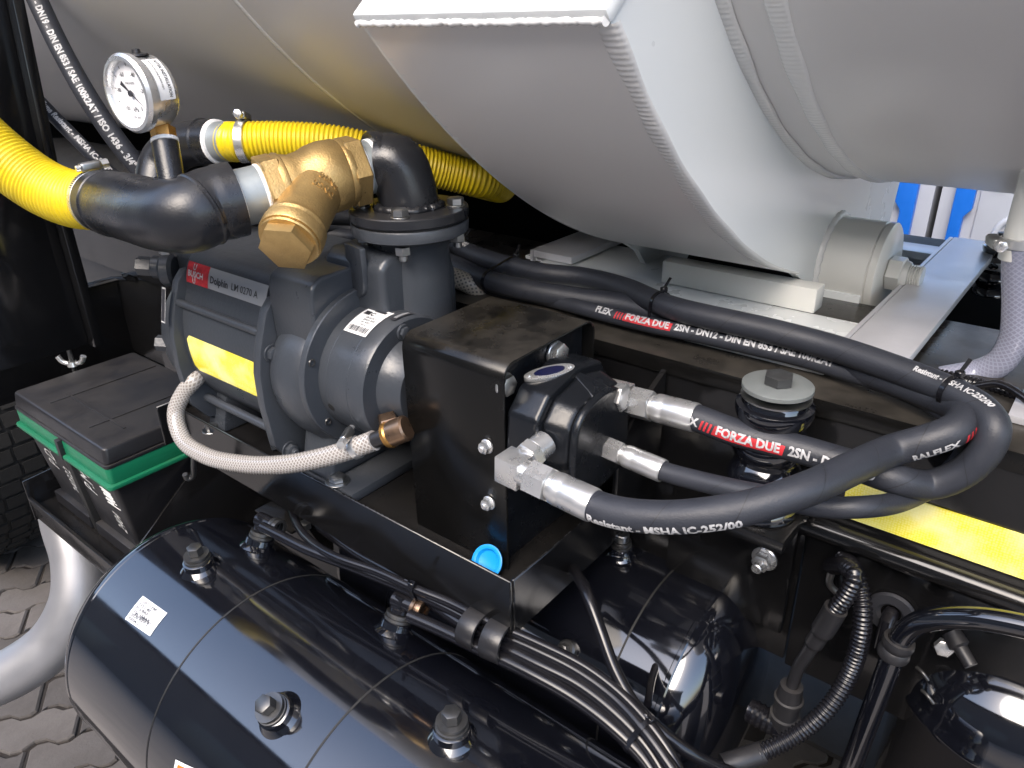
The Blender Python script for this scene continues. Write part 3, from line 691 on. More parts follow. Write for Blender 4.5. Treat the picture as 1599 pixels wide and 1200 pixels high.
# bearing flange, drum and shaft cover
part('bearing_flange', G().lathe([(0, 0), (0, .089), (.001, .090), (.008, .090), (.009, .089), (.009, .0)], (-.6285, AY, AZ-.002), X3, 80), M['pump'], pump)
drum = part('bearing_drum', G().lathe([(0, 0), (0, .0715), (.012, .0715), (.0125, .0708), (.013, .0715), (.044, .0715), (.0445, .0708), (.045, .0712), (.066, .0710), (.068, .0695), (.068, .052), (.076, .046), (.094, .043), (.094, 0)], (-.6193, AY, AZ-.003), X3, 80), M['pump'], pump)
for a, rr, d, nm in ((R_(160), .0803, 0, 'set_screw'), (R_(215), .0803, 0, 'set_screw'), (R_(75), .0803, 0, 'set_screw')):
    o = V(-.6195, AY+math.cos(a)*rr, AZ+math.sin(a)*rr)
    part(nm, G().lathe([(0, .0045), (.0012, .004), (.0012, .0026), (-.002, .0022), (-.002, 0)], o, X3, 20), M['dark_steel'], pump)
for a, x in ((R_(196), -.606), (R_(100), -.58)):
    nn = V(0, math.cos(a), math.sin(a)); o = V(x, AY, AZ-.003)+nn*.0716
    part('drill_hole', G().lathe([(0, .0048), (.0004, .0044), (.0002, 0)], o, nn, 20), M['matt_black'], drum)
for a in (R_(222), R_(98), R_(340)):
    o = V(-.5518, AY+math.cos(a)*.060, AZ-.003+math.sin(a)*.060); part('cover_bolt', G().cyl(o, X3, .003, .0085, 20, .0006).hexa(o+X3*.003, X3, .004, .0065), M['pump'], drum)
# barcode sticker and badge on the drum
def drum_fn(x0, a0, lift=.0005): return lambda x, y: V(x0+x, AY, AZ-.003)+V(0, math.cos(a0+y/.0715), math.sin(a0+y/.0715))*(.0716+lift)
# letters read along +X seen from above: x-> +X, y -> towards the back
fnb = lambda lift=.0006: (lambda x, y: drum_fn(-.6055, R_(107), lift)(x, -y))
g = G(); grid_patch(g, fnb(), 0, .034, -.022, .022, 3, 10); bl = part('barcode_sticker', g, M['paper'], drum)
g = G(); x = .003
while x < .030:
    wd = random.choice((.0005, .0009, .0014)); grid_patch(g, fnb(.0009), x, x+wd, -.019, -.012, 1, 2); x += wd+random.choice((.0005, .0009))
grid_patch(g, fnb(.0009), .003, .012, .006, .0125, 2, 2)
write(g, 'C', .008, lambda x, y: fnb(.0009)(.013+x, .006+y), .04)
for k in range(4): write(g, ('LM 0270 A', 'DN50 2020', 'Nr. 4207', 'C1814')[k], .0036, lambda x, y: fnb(.0009)(.012+x, .001-k*.0038+y), .01)
grid_patch(g, fnb(.0009), .012, .028, .0145, .0185, 2, 2)
part('print', g, M['darkink'], bl)
g = G(); fb2 = lambda l: (lambda x, y: drum_fn(-.566, R_(88), l)(x, -y))
grid_patch(g, fb2(.0009), 0, .008, -.014, .014, 2, 8); bd = part('badge', g, M['darkink'], drum)
g = G(); grid_patch(g, fb2(.0013), .002, .006, -.010, .010, 2, 6); part('badge_face', g, M['silverlabel'], bd)
# outlet column and its flange
FC = V(-.600, .565, 1.4055)
part('outlet_column', G().lathe([(-.155, 0), (-.155, .044), (-.06, .0415), (-.03, .0400), (-.022, .0445), (-.0155, .050), (-.0155, 0)], FC, Z3, 56), M['pump'], pump, sharp=60)
part('column_web', G().prism([(.500, 1.25), (.500, 1.366), (.512, 1.376), (.60, 1.376), (.612, 1.34), (.612, 1.25)], (-.672, 0, 0), Y3, Z3, X3*.092), M['pump'], pump, bevel=.012, seg=4, sharp=60)
pk = part('cast_pocket', G().prism(smooth2([(-.026, .034), (-.026, -.004), (-.012, -.022), (.004, -.016), (.010, .006), (.010, .034)], .003), (-.612, .4965, 1.352), nz(V(1, -.25, 0)), Z3, V(.002, .006, 0)), M['pump'], pump, bevel=.0015)
part('outlet_flange', G().lathe([(-.0165, 0), (-.0165, .0580), (-.014, .0625), (-.004, .0635), (-.002, .0625), (-.002, 0)], FC, Z3, 80), M['pump'], pump)
# left hand end: cover, hubs and plugs
lc = part('left_cover', G().box(-.955, -.8975, .475, .63, 1.255, 1.338), M['pump'], pump, bevel=.014, seg=4, sharp=60)
part('left_barrel', G().lathe([(0, 0), (0, .094), (-.03, .092), (-.05, .075), (-.052, 0)], (-.8975, AY+.01, 1.225), X3, 56), M['pump'], pump, sharp=60)
for q, r, L in (((-.967, .452, 1.313), .0125, .020), ((-.925, .432, 1.222), .0105, .018)):
    o = V(*q); ax = nz(V(-.75, -.6, .1)); part('hex_plug', G().cyl(o-ax*.016, ax, .016, r*1.15, 24, .001).hexa(o, ax, L, r), M['pump'], pump)
part('plug_boss', G().cyl((-.945, .47, 1.308), nz(V(-.7, -.6, 0)), .018, .021, 32, .004), M['pump'], pump)
hexbolt((-.768, .47, 1.112), nz(V(-.5, -.8, -.1)), .008, .012, m='pump', par=pump)

# ================================================================== COUPLING GUARD
guard = thing('coupling_guard', 'black bent sheet metal box guard with dusty scratched top over the coupling', 'guard', (-.45, .53, ZF))
def uprof(y0, y1, z0, z1, r, t):
    def arc(cx, cz, rr, a0, a1): return [(cx+rr*math.cos(a), cz+rr*math.sin(a)) for a in np.linspace(a0, a1, 9)]
    out = [(y0, z0)]+arc(y0+r, z1-r, r, PI, PI/2)+arc(y1-r, z1-r, r, PI/2, 0)+[(y1, z0)]
    inn = [(y1-t, z0)]+arc(y1-r, z1-r, r-t, 0, PI/2)+arc(y0+r, z1-r, r-t, PI/2, PI)+[(y0+t, z0)]
    return out+inn
part('cover_sheet', G().prism(uprof(.460, .606, ZF, 1.3255, .016, .003), (-.514, 0, 0), Y3, Z3, X3*.127), M['black_dusty'], guard, bevel=.0006, seg=1, sharp=50)
for z in (1.239, 1.176):
    o = V(-.4075, .4598, z); part('screw', G().cyl(o, -Y3, .0022, .0072, 24, .0004).hexa(o-Y3*.0022, -Y3, .006, .0058, ph=.2).cyl(o-Y3*.0082, -Y3, .002, .0032, 12, .0005), M['zinc'], guard)

# ================================================================== HYDRAULIC MOTOR
mo = thing('hydraulic_motor', 'gloss black cast hydraulic motor with small blue badge bolted to the guard end', 'motor', (-.36, .53, 1.24))
part('mounting_plate', G().prism([(.4635, ZF), (.4635, 1.296), (.485, 1.318), (.60, 1.318), (.602, ZF)], (-.4105, 0, 0), Y3, Z3, X3*.012), M['cast'], mo, bevel=.001)
MY, MZ = .526, 1.246
def ngon(pts): return [(MY+a, MZ+b) for a, b in pts]
body = smooth2([(-.062, .030), (-.052, .050), (-.030, .062), (.005, .066), (.04, .060), (.058, .04), (.062, 0), (.05, -.05), (.0, -.062), (-.045, -.058), (-.060, -.034), (-.066, -.004), (-.066, .014), (-.062, .030)], .006)[:-1]
part('pilot_flange', G().prism([(MY+(a-MY)*1.08, MZ+(b-MZ)*1.08) for a, b in body], (-.3985, 0, 0), Y3, Z3, X3*.012), M['cast'], mo, bevel=.002)
block = ngon([(-.062, .034), (-.044, .053), (.0, .064), (.04, .056), (.058, .03), (.058, -.05), (-.03, -.060), (-.062, -.042), (-.056, -.022), (-.066, -.006)])
mb_ = part('motor_block', G().prism(block, (-.387, 0, 0), Y3, Z3, X3*.034), M['cast'], mo, bevel=.0045, seg=3, sharp=50)
# rear cover: shrinks towards the end plate, with raised ribs
def loft(a, b, x0, x1):
    n = len(a); v = [(x0, y, z) for y, z in a]+[(x1, y, z) for y, z in b]
    return G().add(v, [tuple(range(n))[::-1], tuple(range(n, 2*n))]+[(i, (i+1) % n, n+(i+1) % n, n+i) for i in range(n)])
sc = lambda k, dy=0, dz=0: [(MY+(a-MY)*k+dy, MZ+(b-MZ)*k+dz) for a, b in block]
part('rear_cover', loft(sc(.90), sc(.78), -.3535, -.328), M['cast'], mo, bevel=.006, seg=3, sharp=50)
for (a0, w0) in ((R_(128), .012), (R_(172), .010), (R_(212), .010), (R_(90), .012)):     # tapering webs between block and end plate
    n0 = V(0, math.cos(a0), math.sin(a0)); t0_ = V(0, -math.sin(a0), math.cos(a0)); o = V(0, MY, MZ)
    q = [o+X3*-.354+n0*.058-t0_*w0*.35, o+X3*-.354+n0*.058+t0_*w0*.35, o+X3*-.327+n0*.047+t0_*w0*1.1, o+X3*-.327+n0*.047-t0_*w0*1.1]
    q2 = [o+X3*x+n0*.036+t0_*y for x, y in ((-.354, -w0*.9), (-.354, w0*.9), (-.327, w0*1.5), (-.327, -w0*1.5))]
    part('casting_rib', G().add(q+q2, [(0, 1, 2, 3), (7, 6, 5, 4), (0, 4, 5, 1), (1, 5, 6, 2), (2, 6, 7, 3), (3, 7, 4, 0)]), M['cast'], mo, bevel=.0022, seg=3, sharp=60)
part('end_plate', G().prism(smooth2([(MY-.060, MZ-.05), (MY-.064, MZ), (MY-.056, MZ+.04), (MY-.03, MZ+.058), (MY+.03, MZ+.06), (MY+.06, MZ+.03), (MY+.06, MZ-.05), (MY, MZ-.064), (MY-.060, MZ-.05)], .008)[:-1], (-.3285, 0, 0), Y3, Z3, X3*.008).xf(lambda q: V(q[0], MY+(q[1]-MY)*.70-.006, MZ+(q[2]-MZ)*.78)), M['cast'], mo, bevel=.004, seg=3)
for k in range(2):   # raised cast marks on the front face
    o = V(-.379+k*.0135, .4735, 1.262); d = nz(V(0, -.1, -.99))
    p = np.array([o+d*t for t in np.linspace(0, .016, 6)])+V(0, .0012, 0)
    part('cast_mark', G().tube(p, np.array([.001, .0036, .004, .004, .0036, .001]), 12), M['cast'], mb_, sharp=70)
bo = V(-.372, .508, 1.3055); bx = nz(V(.62, .78, 0.12)); by = nz(np.cross(nz(V(-.1, -.42, .9)), bx)); bn = np.cross(bx, by)
ell = lambda a, b: [(a*math.cos(t), b*math.sin(t)) for t in np.linspace(0, 2*PI, 33)[:-1]]
bdg = part('badge_plate', G().prism([(x*(1-.0*abs(x)), y) for x, y in ell(.024, .0088)], bo-bn*.003, bx, by, bn*.005), M['zinc'], mo, bevel=.0006)
part('badge_face', G().prism(ell(.0145, .0055), bo+bn*.002, bx, by, bn*.0007), M['navy'], bdg)
for sx_ in (-1, 1): part('rivet', G().lathe([(0, .0024), (.0012, .0018), (.0016, 0)], bo+bx*.0195*sx_+bn*.002, bn, 14), M['zinc'], bdg)
o = P(865, 551, x=-.398); part('mount_bolt', G().cyl(o, X3, .003, .0125, 28, .0006).hexa(o+X3*.003, X3, .008, .0115, ph=.25), M['zinc'], mo)
o = P(786, 600, x=-.396); part('mount_bolt', G().cyl(o, X3, .003, .0115, 28, .0006).hexa(o+X3*.003, X3, .006, .010), M['steel'], mo)

# ================================================================== UPPER PIPEWORK
# flange plate with welded elbow
L0, R0 = P(413, 301, d=.752), P(587, 259, d=.800)
ax = nz(L0-R0)                                   # pipe axis, right to left and towards the viewer
onax = lambda t: R0+ax*t
Pr, Pl = onax(.008), onax(.133)                  # centres of the two nipples
pe = thing('flange_elbow', 'black flange plate with welded elbow bolted on top of the pump outlet', 'pipe elbow', FC)
part('flange_plate', G().lathe([(0.0, 0), (0.0, .0622), (.0015, .0635), (.0100, .0635), (.0112, .0622), (.0112, 0)], FC, Z3, 88), M['bend'], pe)
part('gasket', G().lathe([(-.0018, 0), (-.0018, .0608), (-.0003, .0608), (-.0003, 0)], FC, Z3, 64), M['matt_black'], pe)
eb = R0-ax*.004; cor = V(FC[0], FC[1], eb[2]+.002)
pth = cr([FC+V(0, 0, .008), FC+V(0, 0, .022), FC*.5+cor*.5+V(0, 0, .004)+(eb-cor)*.06, cor+(eb-cor)*.36+V(0, 0, -.001), eb+(cor-eb)*.22, eb, R0+ax*.002], .004)
part('elbow', G().tube(pth, .0315, 44), M['bend'], pe)
part('elbow_socket', G().lathe([(0, .029), (0, .0325), (.002, .0340), (.010, .0345), (.013, .0338), (.013, .028)], R0-ax*.011, ax, 48), M['bend'], pe)
wv = np.array([FC+V(math.cos(a)*.0335, math.sin(a)*.0335, .0125) for a in np.linspace(0, 2*PI, 90)])+rng.normal(0, .0006, (90, 3))
part('weld_fillet', G().tube(wv, .0045+rng.normal(0, .0006, 90), 8), M['bend'], pe, sharp=80)
for k in range(4):
    a = R_(-62+90*k+8); o = FC+V(math.cos(a)*.0505, math.sin(a)*.0505, .0112)
    b = part('flange_bolt', G().cyl(o, Z3, .0015, .0100, 28, .0004).hexa(o+Z3*.0015, Z3, .0075, .0090, ph=k*.4), M['steel'], pe)
    o2 = o-Z3*.0292
    part('flange_nut', G().hexa(o2, -Z3, .009, .0085, ph=.3).cyl(o2-Z3*.009, -Z3, .007, .0047, 14, .001), M['steel'], b)
# nipples
def nipple(c, L, lab, fr):
    t = thing('pipe_nipple', lab, 'pipe nipple', c, 'galvanised pipe nipples beside the brass strainer')
    part('pipe', G().cyl(c-ax*L/2, ax, L, .0272, 44, .0006), M['galv'], t)
    for k in fr:
        o = c+ax*L/2*k; pr = [(-.0024, .0272)]+[(h, .0278+.0006*random.random()) for h in np.linspace(-.0018, .0018, 5)]+[(.0024, .0272)]
        part('thread_tape', G().lathe(pr, o, ax, 40), M['ptfe'], t)
    return t
nipple(Pr, .030, 'short galvanised nipple between black elbow and brass strainer', (-.30, .56))
nl = Pl; nipple(nl, .044, 'short galvanised nipple between brass strainer and black gauge bend', (-.60, .56))
# brass Y strainer
sc_ = onax(.0678)
st = thing('y_strainer', 'golden brass Y strainer with hexagonal ends and a big hexagon plug underneath', 'strainer', sc_)
HL = .0513
A0_, A1_ = sc_-ax*HL, sc_+ax*HL                  # right and left hexagon ends
part('body', G().lathe([(-HL+.014, .028), (-HL+.018, .0320), (-HL+.024, .0355), (-.012, .0362), (.0, .0345), (.010, .0310), (.020, .0300), (HL-.022, .0325), (HL-.014, .029)], sc_, ax, 48), M['brass'], st, sharp=70)
upv = V(0, 0, 1)
for e, s_ in ((A0_, 1), (A1_, -1)):
    part('hex_end', G().lathe([(0, .0275), (0, .0355), (.0015, .0372), (.016, .0372), (.018, .035), (.0195, .031)], e, ax*s_, 6, R_(30), upv).lathe([(.014, .028), (.014, .0335), (.018, .0348), (.021, .0340), (.023, .031)], e, ax*s_, 44), M['brass'], st)
pdir = V(.82, -.57, 0); pdir = nz(pdir-ax*(pdir@ax))
cap_t = P(452, 377, d=.718); BR = .0275
bs = sc_-ax*.008; bd_ = nz(cap_t-bs); BL = np.linalg.norm(cap_t-bs)
part('branch', G().lathe([(-.005, BR), (BL-.026, BR), (BL-.022, BR+.0008), (BL-.020, .0300), (BL-.0185, .0300), (BL-.0165, .0288), (BL-.0150, .0288), (BL-.0135, .0308), (BL-.004, .0308), (BL-.002, .0298), (BL-.002, 0)], bs, bd_, 52), M['brass'], st, sharp=45)
pl = part('cap_plug', G().lathe([(0, 0), (0, .0280), (.0025, .0292), (.004, .028), (.004, 0)], bs+bd_*(BL-.002), bd_, 52).hexa(bs+bd_*(BL+.001), bd_, .012, .0262, .0013, ph=.2, up=ax), M['brass'], st)
# cast lettering down the branch, upside down
bp_ = np.array([bs+bd_*t for t in np.linspace(-.02, BL, 40)])
view = nz(CAM-(bs+bd_*.03))
T_, _, _ = frames(bp_)
def bfn(x, y, rr=.0313):    # x runs round the branch, y along it (upwards in the writing = away from the cap... reads upside down)
    n0 = nz(view-bd_*(view@bd_)); b0 = np.cross(bd_, n0); a = R_(14)-x/.0302
    return bs+bd_*(.030+y)+(n0*math.cos(a)-b0*math.sin(a))*rr
g = G()
for tx, yy in (('PN20', -.010), ('DN50', .003)): write_raised(g, tx, .0108, lambda x, y, r_: bfn(x, y, r_), BR-.001, BR+.0009, .02, -.0135, yy, 1.02)
part('cast_lettering', g, M['brass'], st)
# gauge bend
bpt = [onax(.145), onax(.157), onax(.170), P(298, 336, d=.722), P(255, 337, d=.745), P(212, 327, d=.785), P(178, 319, d=.832), P(164, 316, d=.85)]
bend_p = cr(bpt, .004)
gbnd = thing('gauge_bend', 'black painted pipe bend carrying the pressure gauge above the pump', 'pipe bend', P(290, 330, d=.72))
nB = len(bend_p); rB = np.full(nB, .0350); rB[:5] = .0358
part('bend', G().tube(bend_p, rB, 48), M['bend'], gbnd)
bT = frames(bend_p)[0]
for i in (9, nB-7):
    pr = [(-.003, .0345), (-.001, .0362), (.001, .0362), (.003, .0345)]
    part('weld_ring', G().lathe(pr, bend_p[i], bT[i], 48), M['bend'], gbnd)
part('end_collar', G().cyl(bend_p[-1]-bT[-1]*.004, bT[-1], .016, .0318, 44, .001), M['galv'], gbnd)
sb0 = P(272, 300, d=.735); sb1 = P(258, 222, d=.735)
part('gauge_stub', G().cyl(sb0, sb1-sb0, np.linalg.norm(sb1-sb0), .0125, 32, .0012), M['bend'], gbnd)
wv = np.array([sb0+nz(sb1-sb0)*.011+(X3*math.cos(a)+Y3*math.sin(a))*.0135 for a in np.linspace(0, 2*PI, 50)])+rng.normal(0, .0006, (50, 3))
part('stub_weld', G().tube(wv, .0038+rng.normal(0, .0005, 50), 8), M['bend'], gbnd, sharp=80)
hexbolt(P(258, 384, d=.76), -Z3, .007, .006, name='small_bolt', m='steel', par=gbnd)
# pressure gauge
GR = .0345
gc = P(226, 144, d=.715)                                   # middle of the case
tcv = nz(CAM-gc); th_g = math.atan2(tcv[1], tcv[0]); dth = math.acos(min(1, .54/math.hypot(tcv[0], tcv[1])))
gn = V(math.cos(th_g-dth), math.sin(th_g-dth), 0)          # dial faces left and towards the viewer
if gn@rt > tcv@rt: gn = V(math.cos(th_g+dth), math.sin(th_g+dth), 0)
gn = nz(gn+V(0, 0, -.02)); gu = nz(Z3-gn*gn[2]); gr = np.cross(gu, gn)
gd = gc+gn*.015                                            # centre of the dial
ga = thing('pressure_gauge', 'round steel pressure gauge with white dial standing on the black bend', 'gauge', gd)
part('case', G().lathe([(-.030, 0), (-.030, GR-.005), (-.028, GR-.0035), (-.006, GR-.003), (-.004, GR-.003)], gd, gn, 72), M['zinc'], ga)
part('bezel', G().lathe([(-.006, GR-.003), (-.005, GR), (.001, GR+.0004), (.004, GR-.002), (.0045, GR-.005), (.002, GR-.0065), (-.003, GR-.0068)], gd, gn, 72), M['zinc'], ga)
dial = part('dial', G().lathe([(-.003, 0), (-.003, GR-.0062)], gd, gn, 64), M['dial'], ga)
df = plane_fn(gd-gn*.0026, -gr, gu, .0002) if np.dot(np.cross(-gr, gu), gn) > 0 else plane_fn(gd-gn*.0026, gr, gu, .0002)
g = G()
for k in range(11):
    a = R_(225-27*k); c, s = math.cos(a), math.sin(a)
    g.add([df(c*r-s*w_, s*r+c*w_) for r, w_ in ((.0235, -.0004), (.0262, -.0004), (.0262, .0004), (.0235, .0004))], [(0, 1, 2, 3)])
for k, t_ in enumerate(('-100', '-80', '-60', '-40', '-20', '0')):
    a = R_(225-54*k); write(g, t_, .0052, lambda x, y: df(math.cos(a)*.0185-.005+x, math.sin(a)*.0185-.002+y), .01)
write(g, 'vacuum', .0045, lambda x, y: df(-.007+x, .008+y), .005); write(g, 'kPa', .006, lambda x, y: df(-.004+x, -.016+y), .01); write(g, 'EN 837', .0038, lambda x, y: df(-.006+x, -.0225+y), .005)
part('scale', g, M['dark_steel'], dial)
nd = nz(V(1.0, -.74)); npn = V(-nd[1], nd[0]); nf = lambda p: df(p[0], p[1])+gn*.0012
g = G(); g.add([nf(nd*.025), nf(nd*.0+npn*.0008), nf(-nd*.008+npn*.0012), nf(-nd*.0155+npn*.0026), nf(-nd*.0155-npn*.0026), nf(-nd*.008-npn*.0012), nf(-npn*.0008)], [(0, 1, 2, 3, 4, 5, 6)])
g.lathe([(.0012, .003), (.0030, .0026), (.0030, 0)], gd-gn*.0026, gn, 20); part('needle', g, M['darkink'], ga)
g = G()
vs = []; a0, a1 = R_(-38), R_(6)
for i in range(13):
    a = a0+(a1-a0)*i/12
    for r in (GR-.0085, GR-.0066): vs.append(df(math.cos(a)*r, math.sin(a)*r)+gn*.0006)
g.add(vs, [(2*i, 2*i+1, 2*i+3, 2*i+2) for i in range(12)]); part('red_mark', g, M['red'], dial)
tp = gd+gu*(GR-.0032)-gn*.016
part('fill_plug', G().lathe([(0, .0105), (.0015, .010), (.0025, .004), (.0055, .0034), (.006, 0)], tp, gu, 28), M['plastic'], ga)
# paper sticker round the case side
cs = -gr if (-gr)@rt > 0 else gr
def gfn(lift): 
    return lambda x, y: gd-gn*(.0075+y)+(gu*math.cos(R_(28)+x/(GR-.003))+cs*math.sin(R_(28)+x/(GR-.003)))*(GR-.003+lift)
g = G(); grid_patch(g, gfn(.0004), 0, .040, .0015, .0175, 12, 2); gs = part('sticker', g, M['paper'], ga)
g = G(); write(g, 'AFTER INSTALLATION', .0046, lambda x, y: gfn(.0008)(.002+x, .0115-(-y)), .015, sx=.78); write(g, 'Remove this plug before start', .003, lambda x, y: gfn(.0008)(.002+x, .006+y), .006, sx=.8)
part('print', g, M['darkink'], gs)
an = nz(sb1-sb0)
ad = part('adapter', G().hexa(sb1+an*.003, an, .011, .0115, .001).cyl(sb1+an*.013, an, .016, .0075, 20, .001), M['brass_dark'], ga)
part('thread_tape', G().lathe([(-.001, .011), (.0, .0128), (.003, .0125), (.0042, .010)], sb1, an, 24), M['ptfe'], ga)

# ================================================================== YELLOW SUCTION HOSES AND CLAMPS
def corrugated(p, r, pitch, amp, n=36):
    s = np.r_[0, np.cumsum(np.linalg.norm(np.diff(p, axis=0), axis=1))]
    return G().tube(p, r+amp*(np.clip(np.cos(s/pitch*2*PI)*1.6, -1, 1)), n)
def clamp(name, lab, c, axis, r, up, w_=.012, grp='worm drive hose clamps'):
    c = np.asarray(c); axis = nz(axis); up = nz(np.asarray(up)-axis*(np.asarray(up)@axis)); sd = np.cross(axis, up)
    t = thing(name, lab, 'hose clamp', c, grp)
    part('band', G().lathe([(-w_/2, r), (-w_/2+.0006, r+.0012), (w_/2-.0006, r+.0012), (w_/2, r)], c, axis, 48), M['zinc'], t)
    g = G()
    for k in range(16):
        a = -.55+k*.075-.35; d = up*math.cos(a)+sd*math.sin(a); e = -up*math.sin(a)+sd*math.cos(a)
        g.obox(c+d*(r+.0014), axis, e, d, w_*.62, .0007, .0009)
    part('band_slots', g, M['darkink'], t, smooth=False)
    o = c+up*(r+.0055)
    hs = part('screw_housing', G().obox(o, axis, sd, up, w_*1.12, .022, .0095), M['steel'], t, bevel=.003, seg=3)
    part('screw', G().hexa(o+sd*.019, -sd, .008, .0052, .0006).cyl(o+sd*.011, -sd, .026, .0034, 16, .0005), M['zinc'], hs)
    return t
be, bt = bend_p[-1], bT[-1]
hl = cr([be-bt*.004, be+bt*.02, P(118, 312, d=.875), P(67, 292, d=.885), P(10, 252, d=.885), P(-50, 198, d=.88), P(-110, 130, d=.88)], .0009)
h1 = part('yellow_hose', corrugated(hl, .0316, .0056, .0011, 44), M['yellow_rib'], sharp=80)
label(h1, 'thick ribbed yellow hose clamped to the black gauge bend, leaving at left', 'hose', 'ribbed yellow suction hoses')
i = 20; clamp('hose_clamp', 'steel clamp on the left yellow hose beside the gauge bend', hl[14], hl[16]-hl[12], .0335, V(.2, -.1, 1))
# back hose with its elbow
bke = cr([P(246, 330, d=.95), P(247, 285, d=.955), P(256, 252, d=.955), P(283, 230, d=.945), P(318, 223, d=.93), P(340, 222, d=.92)], .004)
be_ = thing('rear_elbow', 'black painted pipe elbow behind the gauge bend feeding the right yellow hose', 'pipe elbow', bke[0])
part('elbow', G().tube(bke, .0265, 44), M['bend'], be_)
bT2 = frames(bke)[0]
part('weld_ring', G().lathe([(-.003, .0255), (0, .0282), (.003, .0255)], bke[-6], bT2[-6], 44), M['bend'], be_)
part('thread_tape', G().lathe([(-.002, .0225), (0, .0262), (.003, .0258), (.0045, .0225)], bke[-1], bT2[-1], 44), M['ptfe'], be_)
part('end_collar', G().cyl(bke[-1]+bT2[-1]*.002, bT2[-1], .02, .0232, 44, .0008), M['galv'], be_)
h0 = bke[-1]+bT2[-1]*.016
hr = cr([h0, P(372, 222, d=.905), P(430, 221, d=.905), P(520, 226, d=.91), P(600, 243, d=.925), P(690, 266, d=.95), P(750, 281, d=.968), P(775, 288, d=1.0), P(783, 290, d=1.10)], .0009)
h2 = part('yellow_hose', corrugated(hr, .0221, .0050, .0010, 40), M['yellow_rib'], sharp=80)
label(h2, 'ribbed yellow hose running right behind the brass strainer and under the tank', 'hose', 'ribbed yellow suction hoses')
clamp('hose_clamp', 'steel clamp with upright screw on the right yellow hose near the rear elbow', hr[30], hr[32]-hr[28], .0232, V(-.4, .1, 1), .011)

# ================================================================== HYDRAULIC HOSES
HU = 'black hydraulic hoses looping round at the right'
RA, RB, RC = .0124, .0130, .0088
def hose_print(par, p, r, s0, ref, txts, phi=0, rev=False, size=None):
    """list of (text, colour key, bold) written one after the other along the hose"""
    size = size or r*.98; SX = .90; x = 0; fn = hose_fn(p, r, s0, ref, phi, .0005, rev); fr = hose_fn(p, r, s0, ref, phi, .00025, rev)
    gi, gr_ = G(), G()
    for t_, kind in txts:
        if kind == 'red':
            hb = size*.62
            for k in range(3): grid_patch(gr_, fr, x+k*size*.34, x+k*size*.34+size*.17, -size*.22, -size*.22+hb*1.35, 1, 8, size*.12)
            x += size*1.05
            wd = max([q[0] for q in glyphs(t_, size, .04)[0]] or [size])*SX
            grid_patch(gr_, fr, x, x+wd+size*.5, -size*.22, -size*.22+hb*1.35, 16, 8, size*.12)
            write(gi, t_, size, fn, .04, x+size*.28, 0, sx=SX); x += wd+size*.9
        else:
            x += write(gi, t_, size, fn, .04, x, 0, sx=SX)+size*.35
    part('lettering', gi, M['ink'], par)
    if gr_.v: part('red_band', gr_, M['red'], par)
def ferrule(par, o, d, L, r, nutL, nutr, gap=.004):
    """crimped sleeve starting at o along d, swivel nut before it"""
    d = nz(d)
    pr = [(0, r*.8), (0, r*.97), (.003, r), (L*.22, r), (L*.26, r*.965), (L*.30, r), (L-.002, r), (L, r*.97), (L, r*.86)]
    part('ferrule', G().lathe(pr, o, d, 40), M['zinc'], par)
    part('collar', G().cyl(o-d*gap, d, gap+.001, r*.82, 28), M['zinc'], par)
    part('swivel_nut', G().hexa(o-d*(gap+nutL), d, nutL, nutr, nutr*.09, ph=.35), M['zinc'], par)
# --- hose A: upper motor port, outer loop, back under the tank, up at the far left
pA0, pA1 = P(1026, 637, y=.575), P(1088, 653, y=.575)
hA = cr([pA0, pA1, P(1150, 676, y=.578), P(1250, 702, y=.585), P(1340, 729, y=.590), P(1400, 749, y=.594), P(1452, 757, z=1.250), P(1500, 741, z=1.264), P(1540, 704, z=1.288), P(1552, 668, z=1.306), P(1532, 639, z=1.312), P(1494, 616, z=1.314), P(1458, 600, z=1.314), P(1380, 570, z=1.315), P(1290, 540, z=1.316),
         P(1199, 516, z=1.318), P(1050, 481, z=1.318), P(975, 450, z=1.312), P(912, 434, z=1.309), P(850, 427, z=1.308), P(790, 414, z=1.308), P(740, 397, z=1.308), P(690, 373, z=1.308), P(600, 345, d=1.16), P(450, 335, d=1.12), P(330, 320, d=1.06), P(255, 300, d=1.0), P(205, 248, d=.97), P(150, 172, d=.95), P(97, 80, d=.95), P(52, -15, d=.95), P(20, -90, d=.95)], .004)
tA = thing('hydraulic_hose', 'black hose with red lettered band by the upper motor fitting, forming the outer loop', 'hose', pA0, HU)
part('hose_body', G().tube(hA, RA, 28), M['hose'], tA)
dA = nz(pA1-pA0); fA = np.linalg.norm(pA1-pA0)
ferrule(tA, pA0, dA, fA, .0138, .023, .0152)
eA = pA0-dA*.031; eA2 = eA-dA*.012
part('elbow', G().obox(eA2+V(0, 0, .002), dA, nz(np.cross(Z3, dA)), Z3, .026, .021, .024).cyl(eA2-dA*.004, dA, .022, .0105, 24, .001).cyl(eA2+V(-.020, .010, -.016), nz(V(.6, -.3, .5)), .026, .0105, 24, .001), M['zinc'], tA, bevel=.004, seg=2)
part('hex_adapter', G().hexa(P(953, 617, y=.553), nz(V(1, .1, .05)), .016, .0135, .001), M['zinc'], tA)
sA = np.r_[0, np.cumsum(np.linalg.norm(np.diff(hA, axis=0), axis=1))]
def arc_at(p, s, q): return s[np.argmin(np.linalg.norm(p-np.asarray(q), axis=1))]
toC = lambda q: nz(CAM-np.asarray(q))
hose_print(tA, hA, RA, fA-.001, toC(P(1180, 690, y=.58)), [('X', 0)], phi=-.62, size=.0105)
hose_print(tA, hA, RA, arc_at(hA, sA, P(1102, 657, y=.575)), toC(P(1180, 690, y=.58)), [('FORZA DUE', 'red'), ('2SN - DN19 - D', 0)], phi=-.62, size=.0113)
